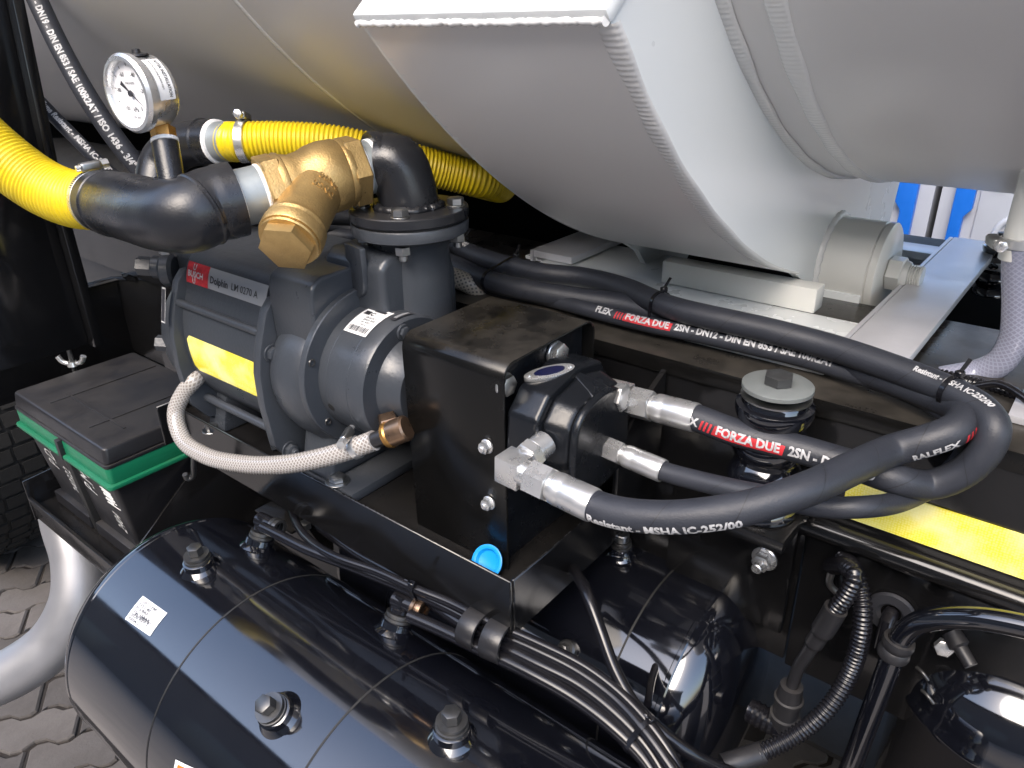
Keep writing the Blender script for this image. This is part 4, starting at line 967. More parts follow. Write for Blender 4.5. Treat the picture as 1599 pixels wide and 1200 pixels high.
q_ = P(1450, 597, z=1.302); hose_print(tA, hA, RA, arc_at(hA, sA, q_), toC(P(1500, 620, z=1.3)), [('Resistant - MSHA IC-252/00', 0)], phi=.35, size=.0070, rev=True)
q_ = P(676, 367, z=1.308); hose_print(tA, hA, RA, arc_at(hA, sA, q_), toC(q_), [('Resistant - MSHA IC-252/00', 0)], phi=.35, size=.0112, rev=True)
q_ = P(90, 80, d=.95); hose_print(tA, hA, RA, arc_at(hA, sA, P(45, -8, d=.95)), toC(q_), [('2SN - DN19 - DIN EN 853 / SAE 100R2AT / ISO 1436 - 3/4" - W.P.', 0)], phi=-.45, size=.0108, rev=True)
# --- hose B: lower front elbow, inner loop, back beside hose A
pB0, pB1 = P(868, 762, y=.430), P(928, 790, y=.430)
hB = cr([pB0, pB1, P(975, 803, y=.432), P(1040, 808, y=.440), P(1110, 803, y=.452), P(1180, 790, y=.470), P(1260, 764, y=.500), P(1330, 732, y=.545), P(1395, 703, z=1.280), P(1452, 687, z=1.292), P(1490, 672, z=1.300), P(1506, 654, z=1.304), P(1494, 636, z=1.304), P(1450, 616, z=1.302), P(1380, 590, z=1.300), P(1300, 562, z=1.297),
         P(1199, 528, z=1.2945), P(1110, 508, z=1.297), P(1037, 493, z=1.2985), P(975, 477, z=1.300), P(916, 468, z=1.300), P(850, 458, z=1.300), P(768, 440, z=1.300), P(700, 410, z=1.300), P(640, 388, z=1.302), P(560, 372, d=1.22), P(470, 372, d=1.25), P(420, 420, d=1.27)], .004)
tB = thing('hydraulic_hose', 'thick black hose from the lower front motor elbow, sweeping into the inner loop', 'hose', pB0, HU)
part('hose_body', G().tube(hB, RB, 28), M['hose'], tB)
dB = nz(pB1-pB0); fB = np.linalg.norm(pB1-pB0)
ferrule(tB, pB0, dB, fB, .0142, .022, .0158)
eB = pB0-dB*.026
part('elbow', G().cyl(eB-dB*.010, dB, .012, .0118, 28, .001).obox(eB-dB*.018, dB, nz(np.cross(Z3, dB)), nz(np.cross(dB, np.cross(Z3, dB))), .024, .023, .025), M['zinc'], tB, bevel=.0045, seg=2)
pe0 = eB-dB*.018; port = nz(V(.10, .96, .20))
part('port_stub', G().cyl(pe0, port, .016, .0105, 28, .001), M['zinc'], tB)
part('port_hex', G().hexa(pe0+port*.016, port, .010, .0142, .001, ph=.2).cyl(pe0+port*.026, port, .016, .0118, 28, .001), M['zinc'], tB)
sB = np.r_[0, np.cumsum(np.linalg.norm(np.diff(hB, axis=0), axis=1))]
hose_print(tB, hB, RB, fB+.001, toC(P(1040, 805, y=.44)), [('Resistant - MSHA IC-252/00', 0)], phi=-1.20, size=.0108)
hose_print(tB, hB, RB, arc_at(hB, sB, P(1425, 694, z=1.272)), toC(P(1450, 690, z=1.27)), [('RALFLEX', 0), ('', 'red')], phi=-1.15, size=.0085)
# --- hose C: thin hose, lower port, inside the loop, below the others at the back
pC0, pC1 = P(978, 712, y=.530), P(1036, 736, y=.530)
hC = cr([pC0, pC1, P(1090, 751, y=.53), P(1150, 765, y=.53), P(1210, 777, y=.532), P(1280, 791, y=.54), P(1350, 792, y=.555), P(1420, 778, z=1.236), P(1478, 744, z=1.246), P(1510, 706, z=1.270), P(1510, 680, z=1.287), P(1485, 650, z=1.294), P(1430, 618, z=1.2945), P(1340, 586, z=1.2945), P(1250, 559, z=1.295), P(1181, 543, z=1.2965), P(1087, 522, z=1.2965), P(1012, 507, z=1.2965), P(920, 484, z=1.2965), P(850, 466, z=1.292), P(760, 448, z=1.288), P(660, 400, z=1.290), P(560, 360, d=1.24), P(400, 345, d=1.16), P(250, 318, d=1.08), P(185, 280, d=1.05), P(120, 218, d=1.03), P(65, 162, d=1.03), P(0, 95, d=1.03)], .004)
tC = thing('hydraulic_hose', 'thinner black hose from the middle motor fitting, lettered in red at the back', 'hose', pC0, HU)
part('hose_body', G().tube(hC, RC, 24), M['hose'], tC)
dC = nz(pC1-pC0); fC = np.linalg.norm(pC1-pC0)
ferrule(tC, pC0, dC, fC, .0108, .017, .0112)
part('hex_adapter', G().hexa(pC0-dC*.036, dC, .012, .0115, .001).cyl(pC0-dC*.046, dC, .03, .0085, 24, .001), M['zinc'], tC)
sC = np.r_[0, np.cumsum(np.linalg.norm(np.diff(hC, axis=0), axis=1))]
hose_print(tC, hC, RC, arc_at(hC, sC, P(936, 489, z=1.2965)), toC(P(1000, 505, z=1.2965)), [('FLEX', 0), ('FORZA DUE', 'red'), ('2SN - DN12 - DIN EN 853 / SAE 100R2AT', 0)], phi=.0, size=.0102, rev=True)
hose_print(tC, hC, RC, arc_at(hC, sC, P(52, 148, d=1.03)), toC(P(120, 215, d=1.03)), [('/00 - Flame Resistant - MSHA IC-252/00', 0)], phi=-.1, size=.0100, rev=True)
def tie(lab, cs, tan, w_=.0042, up=Z3, m='nylon', par=None):
    """cable tie: flat strap round the hull of circles cs=[(centre,radius)]"""
    tan = nz(tan); u = nz(np.asarray(up)-tan*(np.asarray(up)@tan)); v = np.cross(tan, u); o = np.mean([c for c, _ in cs], axis=0)
    pts = []
    for c, r in cs:
        for a in np.linspace(0, 2*PI, 40, endpoint=False): pts.append(((c-o)@u+(r+.0004)*math.cos(a), (c-o)@v+(r+.0004)*math.sin(a)))
    pts = sorted(pts); cross = lambda a, b, c: (b[0]-a[0])*(c[1]-a[1])-(b[1]-a[1])*(c[0]-a[0])
    lo, hi = [], []
    for q in pts:
        while len(lo) > 1 and cross(lo[-2], lo[-1], q) <= 0: lo.pop()
        lo.append(q)
    for q in pts[::-1]:
        while len(hi) > 1 and cross(hi[-2], hi[-1], q) <= 0: hi.pop()
        hi.append(q)
    H = lo[:-1]+hi[:-1]; n = len(H); vs = []
    for (a, b) in H:
        d = nz(V(a, b))
        for k, e in ((-w_/2, 0), (w_/2, 0), (w_/2, .0012), (-w_/2, .0012)): vs.append(o+u*(a+d[0]*e)+v*(b+d[1]*e)+tan*k)
    g = G().add(vs, [(i*4+k, i*4+(k+1) % 4, ((i+1) % n)*4+(k+1) % 4, ((i+1) % n)*4+k) for i in range(n) for k in range(4)])
    t = thing('cable_tie', lab, 'cable tie', o, 'black cable ties round the hoses and pipes')
    part('strap', g, M[m], t)
    top = max(H, key=lambda q: q[0]+.25*q[1]); d = nz(V(*top)); c = o+u*top[0]+v*top[1]+(u*d[0]+v*d[1])*.003
    part('head', G().obox(c, tan, u, v, w_*1.5, .0055, .0065), M[m], t, bevel=.0008, seg=1)
    e = c+u*.006; part('tail', G().obox(e+v*.004, tan, nz(u+v*.8), nz(v-u*.8), w_*.8, .014, .001), M[m], t)
    return t
def near(p, q): i = int(np.argmin(np.linalg.norm(p-np.asarray(q), axis=1))); return p[i], p[min(i+1, len(p)-1)]-p[max(i-1, 0)]
def tie_at(lab, u, v, z, hs, **k):
    q = P(u, v, z=z); cs = []; tan = None
    for p, r in hs:
        c, t = near(p, q); tan = t if tan is None else tan; cs.append((c, r))
    t0 = nz(tan); o = cs[0][0]; cs = [(c-t0*((c-o)@t0), r) for c, r in cs]
    return tie(lab, cs, tan, **k)
tie_at('cable tie round the hoses right of the pump flange', 700, 395, 1.304, [(hA, RA), (hB, RB)])
tie_at('cable tie where the two back hoses part above the guard', 783, 428, 1.304, [(hA, RA), (hB, RB)])
tie_at('cable tie across the red lettering of the thin back hose', 1052, 495, 1.30, [(hA, RA), (hB, RB), (hC, RC)])
tie_at('cable tie on the outer hose at the far right bend', 1540, 640, 1.285, [(hA, RA)])

# ================================================================== CLEAR BRAIDED HOSES
dh = cr([P(318, 580, y=.47), P(306, 592, y=.434), P(288, 613, y=.42), P(275, 645, y=.406), P(285, 684, y=.396), P(320, 711, y=.391), P(380, 725, y=.393), P(440, 726, y=.40), P(500, 716, y=.411), P(548, 702, y=.424), P(585, 688, y=.436)], .003)
td = thing('drain_hose', 'clear braided drain hose curving in front of the pump', 'hose', dh[0])
part('hose_body', G().tube(dh, .0108, 28), M['clear_hose'], td)
e_, dd = dh[-1], nz(dh[-1]-dh[-5])
part('barb', G().cyl(e_-dd*.004, dd, .024, .0085, 24, .001), M['plastic'], td)
part('lock_ring', G().lathe([(0, .0085), (0, .0135), (.004, .0145), (.006, .0135), (.006, .0085)], e_+dd*.016, dd, 28), M['brass_dark'], td)
q = P(620, 676, y=.455)
part('bronze_tee', G().cyl(e_+dd*.020, dd, .022, .0135, 28, .002).hexa(q-V(.012, .01, -.004), nz(V(.5, .8, .1)), .018, .0155, .002), M['bronze'], td)
clamp('hose_clamp', 'small steel clamp on the clear drain hose near the black guard', dh[-9], dd, .0109, V(-.2, -.2, 1), .007)
sbh = cr([P(640, 405, z=1.30), P(680, 425, z=1.30), P(715, 436, z=1.298), P(745, 452, z=1.285), P(760, 490, z=1.24)], .003)
b2 = part('braided_hose', G().tube(sbh, .0125, 28), M['steel_braid']); label(b2, 'steel braided hose showing between pump column and guard top', 'hose')
vh = cr([P(1592, 372, y=.80), P(1590, 420, y=.80), P(1590, 480, y=.80), P(1584, 530, y=.80), P(1562, 566, y=.80), P(1525, 583, y=.80), P(1488, 590, y=.79), P(1440, 598, y=.78), P(1390, 606, y=.77)], .003)
t = thing('violet_hose', 'translucent violet braided hose hanging at the right edge', 'hose', vh[0])
part('hose_body', G().tube(vh, .0130, 28), M['clear_purple'], t)
part('spigot', G().cyl(vh[0]+V(0, 0, -.02), Z3, .09, .0126, 28, .001), M['cream'], t)
clamp('hose_clamp', 'steel clamp on top of the violet hose at the right edge', vh[0]+V(0, 0, -.004), Z3, .0132, V(-1, -.5, 0), .009)
def conduit(lab, pts, r, name='corrugated_conduit', amp=.0009, pitch=.0042, grp='black corrugated cable conduits'):
    p = cr(pts, .0009); o = part(name, corrugated(p, r, pitch, amp, 22), M['nylon'], sharp=80); label(o, lab, 'conduit', grp); return p
conduit('thin corrugated conduit behind the hose loop at right', [P(1470, 588, y=.78), P(1520, 600, y=.77), P(1570, 612, y=.76), P(1640, 640, y=.75)], .0065)
cbl = cr([P(1520, 604, y=.74), P(1560, 600, y=.74), P(1600, 622, y=.73), P(1640, 660, y=.72)], .004)
label(part('cable', G().tube(cbl, .0035, 12), M['nylon']), 'thin black cable arching beyond the hose loop', 'cable')

# ================================================================== BATTERY AND ITS TRAY
bfl, bfr = P(20, 612, z=1.018), P(162, 703, z=1.018)
BX0, BX1, BY0, BY1 = bfl[0], bfr[0], (bfl[1]+bfr[1])/2, .60
bat = thing('battery', 'black truck battery with green rim and white marker writing on its front', 'battery', ((BX0+BX1)/2, (BY0+BY1)/2, .79))
def rrect(x0, x1, y0, y1, r=.008):
    o = []
    for cx, cy, a0 in ((x1-r, y1-r, 0), (x0+r, y1-r, PI/2), (x0+r, y0+r, PI), (x1-r, y0+r, 1.5*PI)):
        o += [(cx+r*math.cos(a0+t), cy+r*math.sin(a0+t)) for t in np.linspace(0, PI/2, 6)]
    return o
def frustum(a, b, z0, z1):
    n = len(a); v = [(x, y, z0) for x, y in a]+[(x, y, z1) for x, y in b]
    return G().add(v, [tuple(range(n))[::-1], tuple(range(n, 2*n))]+[(i, (i+1) % n, n+(i+1) % n, n+i) for i in range(n)])
part('lid', frustum(rrect(BX0-.002, BX1+.004, BY0-.004, BY1+.004), rrect(BX0, BX1, BY0, BY1), .992, 1.018), M['plastic'], bat, bevel=.004, seg=3)
part('lid_lip', frustum(rrect(BX0-.004, BX1+.006, BY0-.006, BY1+.006), rrect(BX0-.004, BX1+.006, BY0-.006, BY1+.006), .986, .9915), M['plastic'], bat, bevel=.0015)
for x0, x1 in ((BX0+.10, BX0+.104), (BX1-.09, BX1-.087)):
    part('lid_ridge', G().box(x0, x1, BY0+.02, BY1-.01, 1.0178, 1.0195), M['plastic'], bat, bevel=.0008)
part('lid_ridge', G().box(BX0+.09, BX1-.04, BY0+.052, BY0+.056, 1.0178, 1.0195), M['plastic'], bat, bevel=.0008)
part('rim', frustum(rrect(BX0-.003, BX1+.005, BY0-.005, BY1+.005), rrect(BX0-.003, BX1+.005, BY0-.005, BY1+.005), .957, .9858), M['green'], bat, bevel=.003)
part('rim_step', frustum(rrect(BX0-.009, BX1+.011, BY0-.011, BY1+.011), rrect(BX0-.009, BX1+.011, BY0-.011, BY1+.011), .951, .9585), M['green'], bat, bevel=.0025)
for k in range(2):
    xm = BX0+(.168 if k == 0 else .185)
part('rim_notch', G().box(BX0+.172, BX0+.184, BY0-.0125, BY0-.004, .9505, .986), M['plastic'], bat, bevel=.001)
part('case', frustum(rrect(BX0+.028, BX1-.022, BY0+.02, BY1-.02), rrect(BX0+.004, BX1-.002, BY0, BY1), .79, .952), M['plastic'], bat)
part('case_foot', G().box(BX0+.018, BX0+.158, BY0+.006, BY0+.03, .79, .815).box(BX0+.18, BX1-.012, BY0+.006, BY0+.03, .79, .815), M['plastic'], bat, bevel=.004)
part('case_rib', frustum([(BX0+.165, BY0+.008), (BX0+.183, BY0+.008), (BX0+.183, BY0+.04), (BX0+.165, BY0+.04)], [(BX0+.165, BY0-.005), (BX0+.183, BY0-.005), (BX0+.183, BY0+.04), (BX0+.165, BY0+.04)], .792, .95), M['matt_black'], bat, bevel=.002)
slope = nz(V(0, -.02, .162)); outn = nz(V(0, -.162, -.02))
def casefn(x, z):
    o = V(x, BY0+.02*(1-(z-.79)/.162), z)+outn*.0012
    return lambda a, b: o+slope*a*.85-X3*b*1.7
g = G()
write(g, 'P.D.I', .030, casefn(BX0+.088, .885), -.004, shear=.3); write(g, '240322', .022, casefn(BX0+.142, .850), -.004, shear=.35)
write(g, 'P.M', .034, casefn(BX0+.236, .890), -.004, shear=.3); write(g, '2404', .022, casefn(BX0+.298, .838), -.004, shear=.4)
rs = np.random.default_rng(3)     # scribbled out patch above the number
cf = casefn(BX0+.294, .895)
sp_ = np.array([cf(t*.0022+rs.normal(0, .002), .002+.011*(1 if i % 2 else -1)+rs.normal(0, .002)) for i, t in enumerate(range(20))])
g.tube(cr(sp_, .003), .0006, 5)
part('marker_writing', g, M['chalk'], bat, smooth=False)['kind'] = 'stuff'
btr = thing('battery_tray', 'black folded steel tray with slanted side cheek holding the battery', 'tray', (BX0, BY0, .77))
part('floor', G().box(BX0-.01, BX1+.004, BY0-.02, BY1+.02, .782, .786), M['black'], btr)
part('front_lip', G().prism([(BY0-.028, .762), (BY0-.024, .762), (BY0-.024, .806), (BY0-.030, .806)], (BX0-.012, 0, 0), Y3, Z3, X3*(BX1-BX0+.018)), M['black'], btr, bevel=.001)
part('cheek', G().prism([(BY0-.03, .755), (BY1+.06, .755), (BY1+.06, .985), (BY0+.20, .985), (BY0-.03, .81)], (BX1+.0065, 0, 0), Y3, Z3, X3*.004), M['black'], btr, bevel=.001)
part('cheek', G().prism([(BY0-.03, .755), (BY1+.06, .755), (BY1+.06, .86), (BY0-.03, .84)], (BX0-.014, 0, 0), Y3, Z3, X3*.004), M['black'], btr, bevel=.001)
part('back_sheet', G().box(BX0-.02, BX1+.3, BY1+.062, BY1+.066, .755, 1.05), M['black'], btr)
wn = P(114, 568, x=-1.478)
t = thing('wing_nut', 'shiny wing nut on a threaded rod behind the battery', 'wing nut', wn)
part('rod', G().tube(np.array([wn+V(0, 0, -.04), wn+V(0, 0, .032)]), .0042, 14), M['dark_steel'], t)
part('wings', G().lathe([(-.004, 0), (-.004, .010), (.004, .008), (.004, 0)], wn, Z3, 20).tube(cr([wn+rt*.008, wn+rt*.018+Z3*.004, wn+rt*.024+Z3*.015], .002), np.linspace(.004, .0055, len(cr([wn+rt*.008, wn+rt*.018+Z3*.004, wn+rt*.024+Z3*.015], .002))), 10).tube(cr([wn-rt*.008, wn-rt*.018+Z3*.004, wn-rt*.024+Z3*.015], .002), np.linspace(.004, .0055, len(cr([wn-rt*.008, wn-rt*.018+Z3*.004, wn-rt*.024+Z3*.015], .002))), 10), M['zinc'], t)
hk = cr([P(302, 690, y=.40), P(303, 725, y=.40), P(301, 745, y=.40), P(294, 748, y=.395), P(289, 741, y=.392)], .002)
label(part('hook', G().tube(hk, .0036, 12), M['dark_steel']), 'small bent hook hanging right of the battery under the clear hose', 'hook')
# exhaust
ex = cr([P(100, 770, d=1.52), P(108, 815, d=1.52), P(124, 872, d=1.51), P(122, 935, d=1.50), P(88, 1000, d=1.50), P(25, 1048, d=1.50), P(-50, 1078, d=1.50), P(-130, 1095, d=1.5)], .006)
label(part('exhaust_pipe', G().tube(ex, .050, 44), M['exhaust']), 'bent aluminised exhaust pipe below the battery tray', 'pipe')

# ================================================================== AIR TANKS
def air_tank(lab, yc, zc, R, x0, x1, d0, d1, seams):
    t = thing('air_tank', lab, 'air tank', ((x0+x1)/2, yc, zc-R), 'gloss black air tanks')
    def dish(x, s): return [(x+s*R*.40*math.sin(a), R*(.62*math.cos(a)+.38*math.cos(a)**.35) if a < PI/2-.01 else 0) for a in np.linspace(0, PI/2, 18)]
    pr = (dish(x0, -1)[::-1] if d0 else [(x0, 0), (x0, R)])
    xs = [x0+.002, x0+.006]
    for sx in seams: xs += [sx-.003, sx-.0012, sx, sx+.0012, sx+.003]
    xs += [x1-.006, x1-.002]
    pr = pr+[(x, R) for x in xs]+(dish(x1, 1) if d1 else [(x1, R), (x1, 0)])
    part('shell', G().lathe(pr, (0, yc, zc), X3, 140), M['tank_black'], t, sharp=55)
    for sx in seams: part('strap_seam', G().lathe([(-.0011, R-.001), (-.0011, R+.0004), (.0011, R+.0004), (.0011, R-.001)], (sx, yc, zc), X3, 140), M['matt_black'], t)
    for x in (x0-.002 if d0 else None, x1+.002 if d1 else None):
        if x: part('end_seam', G().lathe([(-.004, R-.001), (-.002, R+.0009), (.002, R+.0009), (.004, R-.001)], (x, yc, zc), X3, 140), M['tank_black'], t)
    return t
T1 = (.3265, .869, .1525); T2 = (.635, .885, .138)
tk1 = air_tank('large gloss black air tank with white square sticker in the foreground', *T1, -.835, -.08, True, True, [-.65, -.445])
tk2 = air_tank('shorter gloss black air tank behind the pipe bundle under the hose loop', *T2, -.72, -.245, True, True, [-.30])
def cylhit(u, v, T):
    yc, zc, R = T; r = rt*(u-800)/F+dn*(v-600)/F+fw
    a = r[1]**2+r[2]**2; b = 2*((CAM[1]-yc)*r[1]+(CAM[2]-zc)*r[2]); c = (CAM[1]-yc)**2+(CAM[2]-zc)**2-R*R
    D = max(0, b*b-4*a*c); k = (-b-math.sqrt(D))/(2*a); return CAM+r*k
def boss(tk, T, u, v, plug=True, s=1.0):
    q = cylhit(u, v, T); n = nz(V(0, q[1]-T[0], q[2]-T[1])); q = q-n*.002
    b = part('boss', G().lathe([(0, .023*s), (.003, .0205*s), (.006, .0175*s), (.013, .0170*s), (.014, .0155*s), (.014, .0)], q, n, 40), M['tank_black'], tk)
    k = part('plug', G().lathe([(0, .0150*s), (.003, .0150*s), (.0035, .013*s), (.005, .013*s), (.0055, .0142*s), (.008, .0142*s), (.008, 0)], q+n*.014, n, 32), M['dark_steel'], b)
    if plug: part('plug_head', G().hexa(q+n*.022, n, .011*s, .0088*s, .001, ph=.3), M['dark_steel'], tk)
    return q+n*.022, n
boss(tk1, T1, 313, 886); boss(tk1, T1, 437, 1116); boss(tk1, T1, 707, 1150)
fA_, nA_ = boss(tk1, T1, 404, 853, False); fB_, nB_ = boss(tk1, T1, 616, 984, False)
fC_, nC_ = boss(tk2, T2, 970, 866, False, .8)
part('plug_head', G().cyl(fC_, nC_, .010, .0085, 20, .001), M['steel'], tk2)
q = cylhit(888, 1015, T2); n = nz(V(0, q[1]-T2[0], q[2]-T2[1]))
part('plug_head', G().cyl(q-n*.004, n, .012, .011, 24, .002).hexa(q+n*.008, n, .010, .007), M['dark_steel'], tk2)
# square sticker on the front tank
def quad_fn(T, cs, lift):
    pa = []
    for u, v in cs:
        q = cylhit(u, v, T); pa.append((q[0], math.atan2(q[2]-T[1], q[1]-T[0])))
    pa = np.array(pa)
    def f(a, b):
        x, t = pa[0]*(1-a)*(1-b)+pa[1]*a*(1-b)+pa[2]*a*b+pa[3]*(1-a)*b
        return V(x, T[0]+(T[2]+lift)*math.cos(t), T[1]+(T[2]+lift)*math.sin(t))
    return f
cs = [(196, 967), (235, 994), (262, 958), (224, 931)]
g = G(); grid_patch(g, quad_fn(T1, cs, .0005), 0, 1, 0, 1, 8, 8); s1 = part('sticker', g, M['paper'], tk1)
fq = quad_fn(T1, cs, .0009); g = G()
for k, tx in enumerate(('1207 1390', '3351 80', 'FLS/BRP', '31L 15BAR', '2020 REV 2', 'AE04-2')):
    write(g, tx, .15, lambda x, y: fq(.08+x*.95, .80-k*.145+y), .02)
x = .2
while x < .8: wd = random.choice((.012, .02, .03)); grid_patch(g, fq, x, x+wd, .30, .40, 1, 1); x += wd+random.choice((.015, .025))
part('print', g, M['darkink'], s1)
cs = [(270, 1222), (318, 1240), (318, 1206), (276, 1186)]
g = G(); grid_patch(g, quad_fn(T1, cs, .0008), 0, 1, 0, 1, 6, 6); s2 = part('warning_sticker', g, M['paper'], tk1, lab='orange and white sticker at the bottom of the tank')
g = G(); grid_patch(g, quad_fn(T1, cs, .0013), .12, 1, 0, .86, 6, 6); part('orange_field', g, M['orange'], s2)
cs = [(1013, 842), (1060, 866), (1076, 863), (1030, 839)]
g = G(); grid_patch(g, quad_fn(T2, cs, .0006), 0, 1, 0, 1, 6, 3); part('sticker', g, M['silverlabel'], tk2)
# lower right domed vessel
dc = P(1588, 1080, d=.74)
dm = thing('domed_vessel', 'gloss black domed vessel at the lower right corner', 'vessel', dc)
part('dome', G().lathe([(-.30, 0), (-.30, .098), (-.012, .099), (-.008, .1015), (.000, .1015), (.004, .099)]+[(.004+.080*math.sin(a), .099*math.cos(a)) for a in np.linspace(.1, PI/2-.01, 22)]+[(.084, 0)], dc+V(0, 0, -.01), Z3, 96), M['tank_black'], dm, sharp=60)

# ================================================================== AIR PIPES, SLEEVES, TIES
GP = 'black nylon air pipes over the front tank'
def pipe(lab, pts, r, ds=.004, name='air_pipe', m='nylon', cat='air pipe', grp=GP):
    p = cr(pts, ds); o = part(name, G().tube(p, r, 18), M[m]); label(o, lab, cat, grp); return p
d1 = P(432, 833, z=1.043)
p1 = pipe('air pipe running from the far elbow fitting through the sleeve', [P(410, 823, z=1.046), P(440, 838, z=1.046), P(480, 858, z=1.046), P(560, 889, z=1.045), P(640, 922, z=1.044), P(700, 950, z=1.043), P(765, 984, z=1.041), P(830, 1012, z=1.04), P(905, 1050, z=1.036), P(965, 1095, z=1.03), P(1010, 1145, z=1.024), P(1060, 1215, z=1.01)], .0062)
p2 = pipe('air pipe from the near elbow fitting on the front tank', [P(640, 962, z=1.030), P(690, 984, z=1.030), P(750, 1013, z=1.030), P(830, 1052, z=1.028), P(900, 1092, z=1.022), P(960, 1138, z=1.014), P(1010, 1190, z=1.0), P(1050, 1260, z=.98)], .0072)
p3 = pipe('thin air pipe curling down beneath the pump tray', [P(455, 765, z=1.03), P(457, 800, z=1.035), P(475, 835, z=1.045), P(520, 868, z=1.056), P(590, 893, z=1.057), P(650, 920, z=1.056), P(700, 940, z=1.054), P(765, 972, z=1.052), P(840, 1004, z=1.05), P(920, 1045, z=1.045), P(985, 1098, z=1.035), P(1040, 1165, z=1.02), P(1075, 1230, z=1.0)], .0050)
p4 = pipe('air pipe in the middle of the bundle', [P(500, 822, z=1.02), P(560, 865, z=1.03), P(630, 905, z=1.036), P(700, 960, z=1.036), P(760, 997, z=1.034), P(830, 1032, z=1.033), P(905, 1070, z=1.029), P(965, 1117, z=1.021), P(1012, 1168, z=1.01), P(1055, 1240, z=.99)], .0066)
p5 = pipe('thin pipe lying behind the bundle', [P(470, 803, z=1.02), P(530, 832, z=1.025), P(600, 876, z=1.032), P(655, 905, z=1.045)], .004)
p6 = pipe('glossy pipe dropping down beside the rear air tank', [P(885, 880, y=.56), P(905, 903, y=.51), P(918, 930, y=.49), P(938, 985, y=.475), P(960, 1045, y=.462), P(990, 1098, z=1.03), P(1030, 1140, z=1.02), P(1085, 1180, z=1.0), P(1160, 1215, z=.96)], .0060)
p7 = pipe('glossy pipe lying over the front of the rear air tank', [P(1060, 950, z=1.00), P(1040, 1000, z=.99), P(1020, 1055, z=.985), P(1012, 1100, z=.99)], .004)
def elbow_fit(f, n, d, lab):
    t = thing('elbow_fitting', lab, 'fitting', f, 'elbow fittings on the front air tank'); d = nz(d)
    part('body', G().cyl(f, n, .006, .0115, 24, .001).hexa(f+n*.005, n, .014, .0105, .001).cyl(f+n*.012-d*.012, d, .030, .0095, 24, .0015), M['nylon'], t)
    part('collar', G().lathe([(0, .0085), (0, .0115), (.004, .0118), (.005, .0100), (.007, .0100), (.008, .0116), (.012, .0112), (.012, .008)], f+n*.012+d*.016, d, 28), M['dark_steel' if 'far' in lab else 'bronze'], t)
    return t
elbow_fit(fA_, nA_, p1[8]-p1[0], 'black push-in elbow at the far end of the front air tank')
elbow_fit(fB_, nB_, p2[8]-p2[0], 'brassy push-in elbow in the middle of the front air tank')
def sleeve(lab, u, v, r, w_):
    ps = [p1, p2, p3, p4]; q = P(u, v, z=1.04); cs = []; t0 = None
    for p in ps:
        c, t = near(p, q); t0 = nz(t) if t0 is None else t0; cs.append(c)
    c = np.mean(cs, axis=0)
    o = part('rubber_sleeve', G().lathe([(-w_/2, r-.004), (-w_/2, r-.0006), (-w_/2+.001, r), (w_/2-.001, r), (w_/2, r-.0006), (w_/2, r-.004)], c, t0, 44), M['plastic'])
    label(o, lab, 'sleeve', 'rubber sleeves round the pipe bundle'); return o
sleeve('rubber sleeve gathering the pipe bundle, left one of the pair', 738, 985, .0205, .020)
sleeve('rubber sleeve gathering the pipe bundle, right one of the pair', 775, 1003, .0215, .022)
def tie_pipes(lab, u, v, z, hs): tie_at(lab, u, v, z, hs, w_=.005)
tie_pipes('cable tie at the near elbow fitting with its tail standing up', 648, 935, 1.04, [(p1, .0062), (p3, .005), (p4, .0066)])
tie_pipes('cable tie round the pipe bundle at the bottom of the picture', 1005, 1145, 1.02, [(p1, .0062), (p2, .0072), (p4, .0066), (p3, .005)])
# small brackets and bits between tray and tank
bk = thing('pipe_bracket', 'black bracket and clip under the tray beside the far elbow fitting', 'bracket', P(470, 812, y=.47))
part('plate', G().obox(P(440, 808, y=.50), X3, Y3, Z3, .09, .03, .004), M['black'], bk, bevel=.001)
part('clip', G().obox(P(492, 798, y=.49), X3, Y3, Z3, .03, .025, .03), M['matt_black'], bk, bevel=.004)
part('bolt', G().hexa(P(478, 825, y=.47), Z3, .01, .008), M['steel'], bk)
sup = thing('tank_support', 'black bent support strap between tray and front tank', 'bracket', P(600, 850, y=.48))
part('strap', G().prism([(.455, 1.045), (.49, 1.045), (.56, .9), (.56, .86), (.545, .86), (.48, 1.025), (.455, 1.025)], (-.62, 0, 0), Y3, Z3, X3*.04), M['black'], sup, bevel=.002)
part('strap', G().prism([(.455, 1.045), (.49, 1.045), (.56, .9), (.56, .86), (.545, .86), (.48, 1.025), (.455, 1.025)], (-.86, 0, 0), Y3, Z3, X3*.04), M['black'], sup, bevel=.002)

# ================================================================== RIGHT HAND CONDUITS AND PIPES
c1 = conduit('long corrugated conduit bending down from the chassis rail to the lower centre', [P(1318, 872, y=.645), P(1334, 893, y=.625), P(1346, 935, y=.612), P(1346, 985, y=.605), P(1328, 1050, y=.60), P(1290, 1110, y=.58), P(1240, 1150, y=.56), P(1180, 1180, y=.53), P(1140, 1195, y=.51), P(1100, 1220, y=.49)], .0078)
c2 = conduit('short corrugated conduit entering a sleeve beside the long one', [P(1300, 884, y=.65), P(1322, 886, y=.618), P(1335, 900, y=.605), P(1322, 930, y=.60), P(1305, 952, y=.598)], .0075)
sp2 = cr([P(1306, 950, y=.598), P(1292, 974, y=.598), P(1278, 995, y=.598), P(1262, 1020, y=.598), P(1248, 1042, y=.60), P(1236, 1075, y=.60)], .002)
m_ = len(sp2); t = thing('cable_connector', 'black sleeved cable ending in a round plug below the rail', 'connector', sp2[-1])
rs_ = np.interp(np.arange(m_)/m_, [0, .26, .30, .42, .44, .8, 1], [.0105, .0105, .0085, .0085, .0065, .0062, .006])
part('sleeve', G().tube(sp2, rs_, 24), M['plastic'], t)
cdir = nz(P(1222, 1135, y=.60)-sp2[-1])
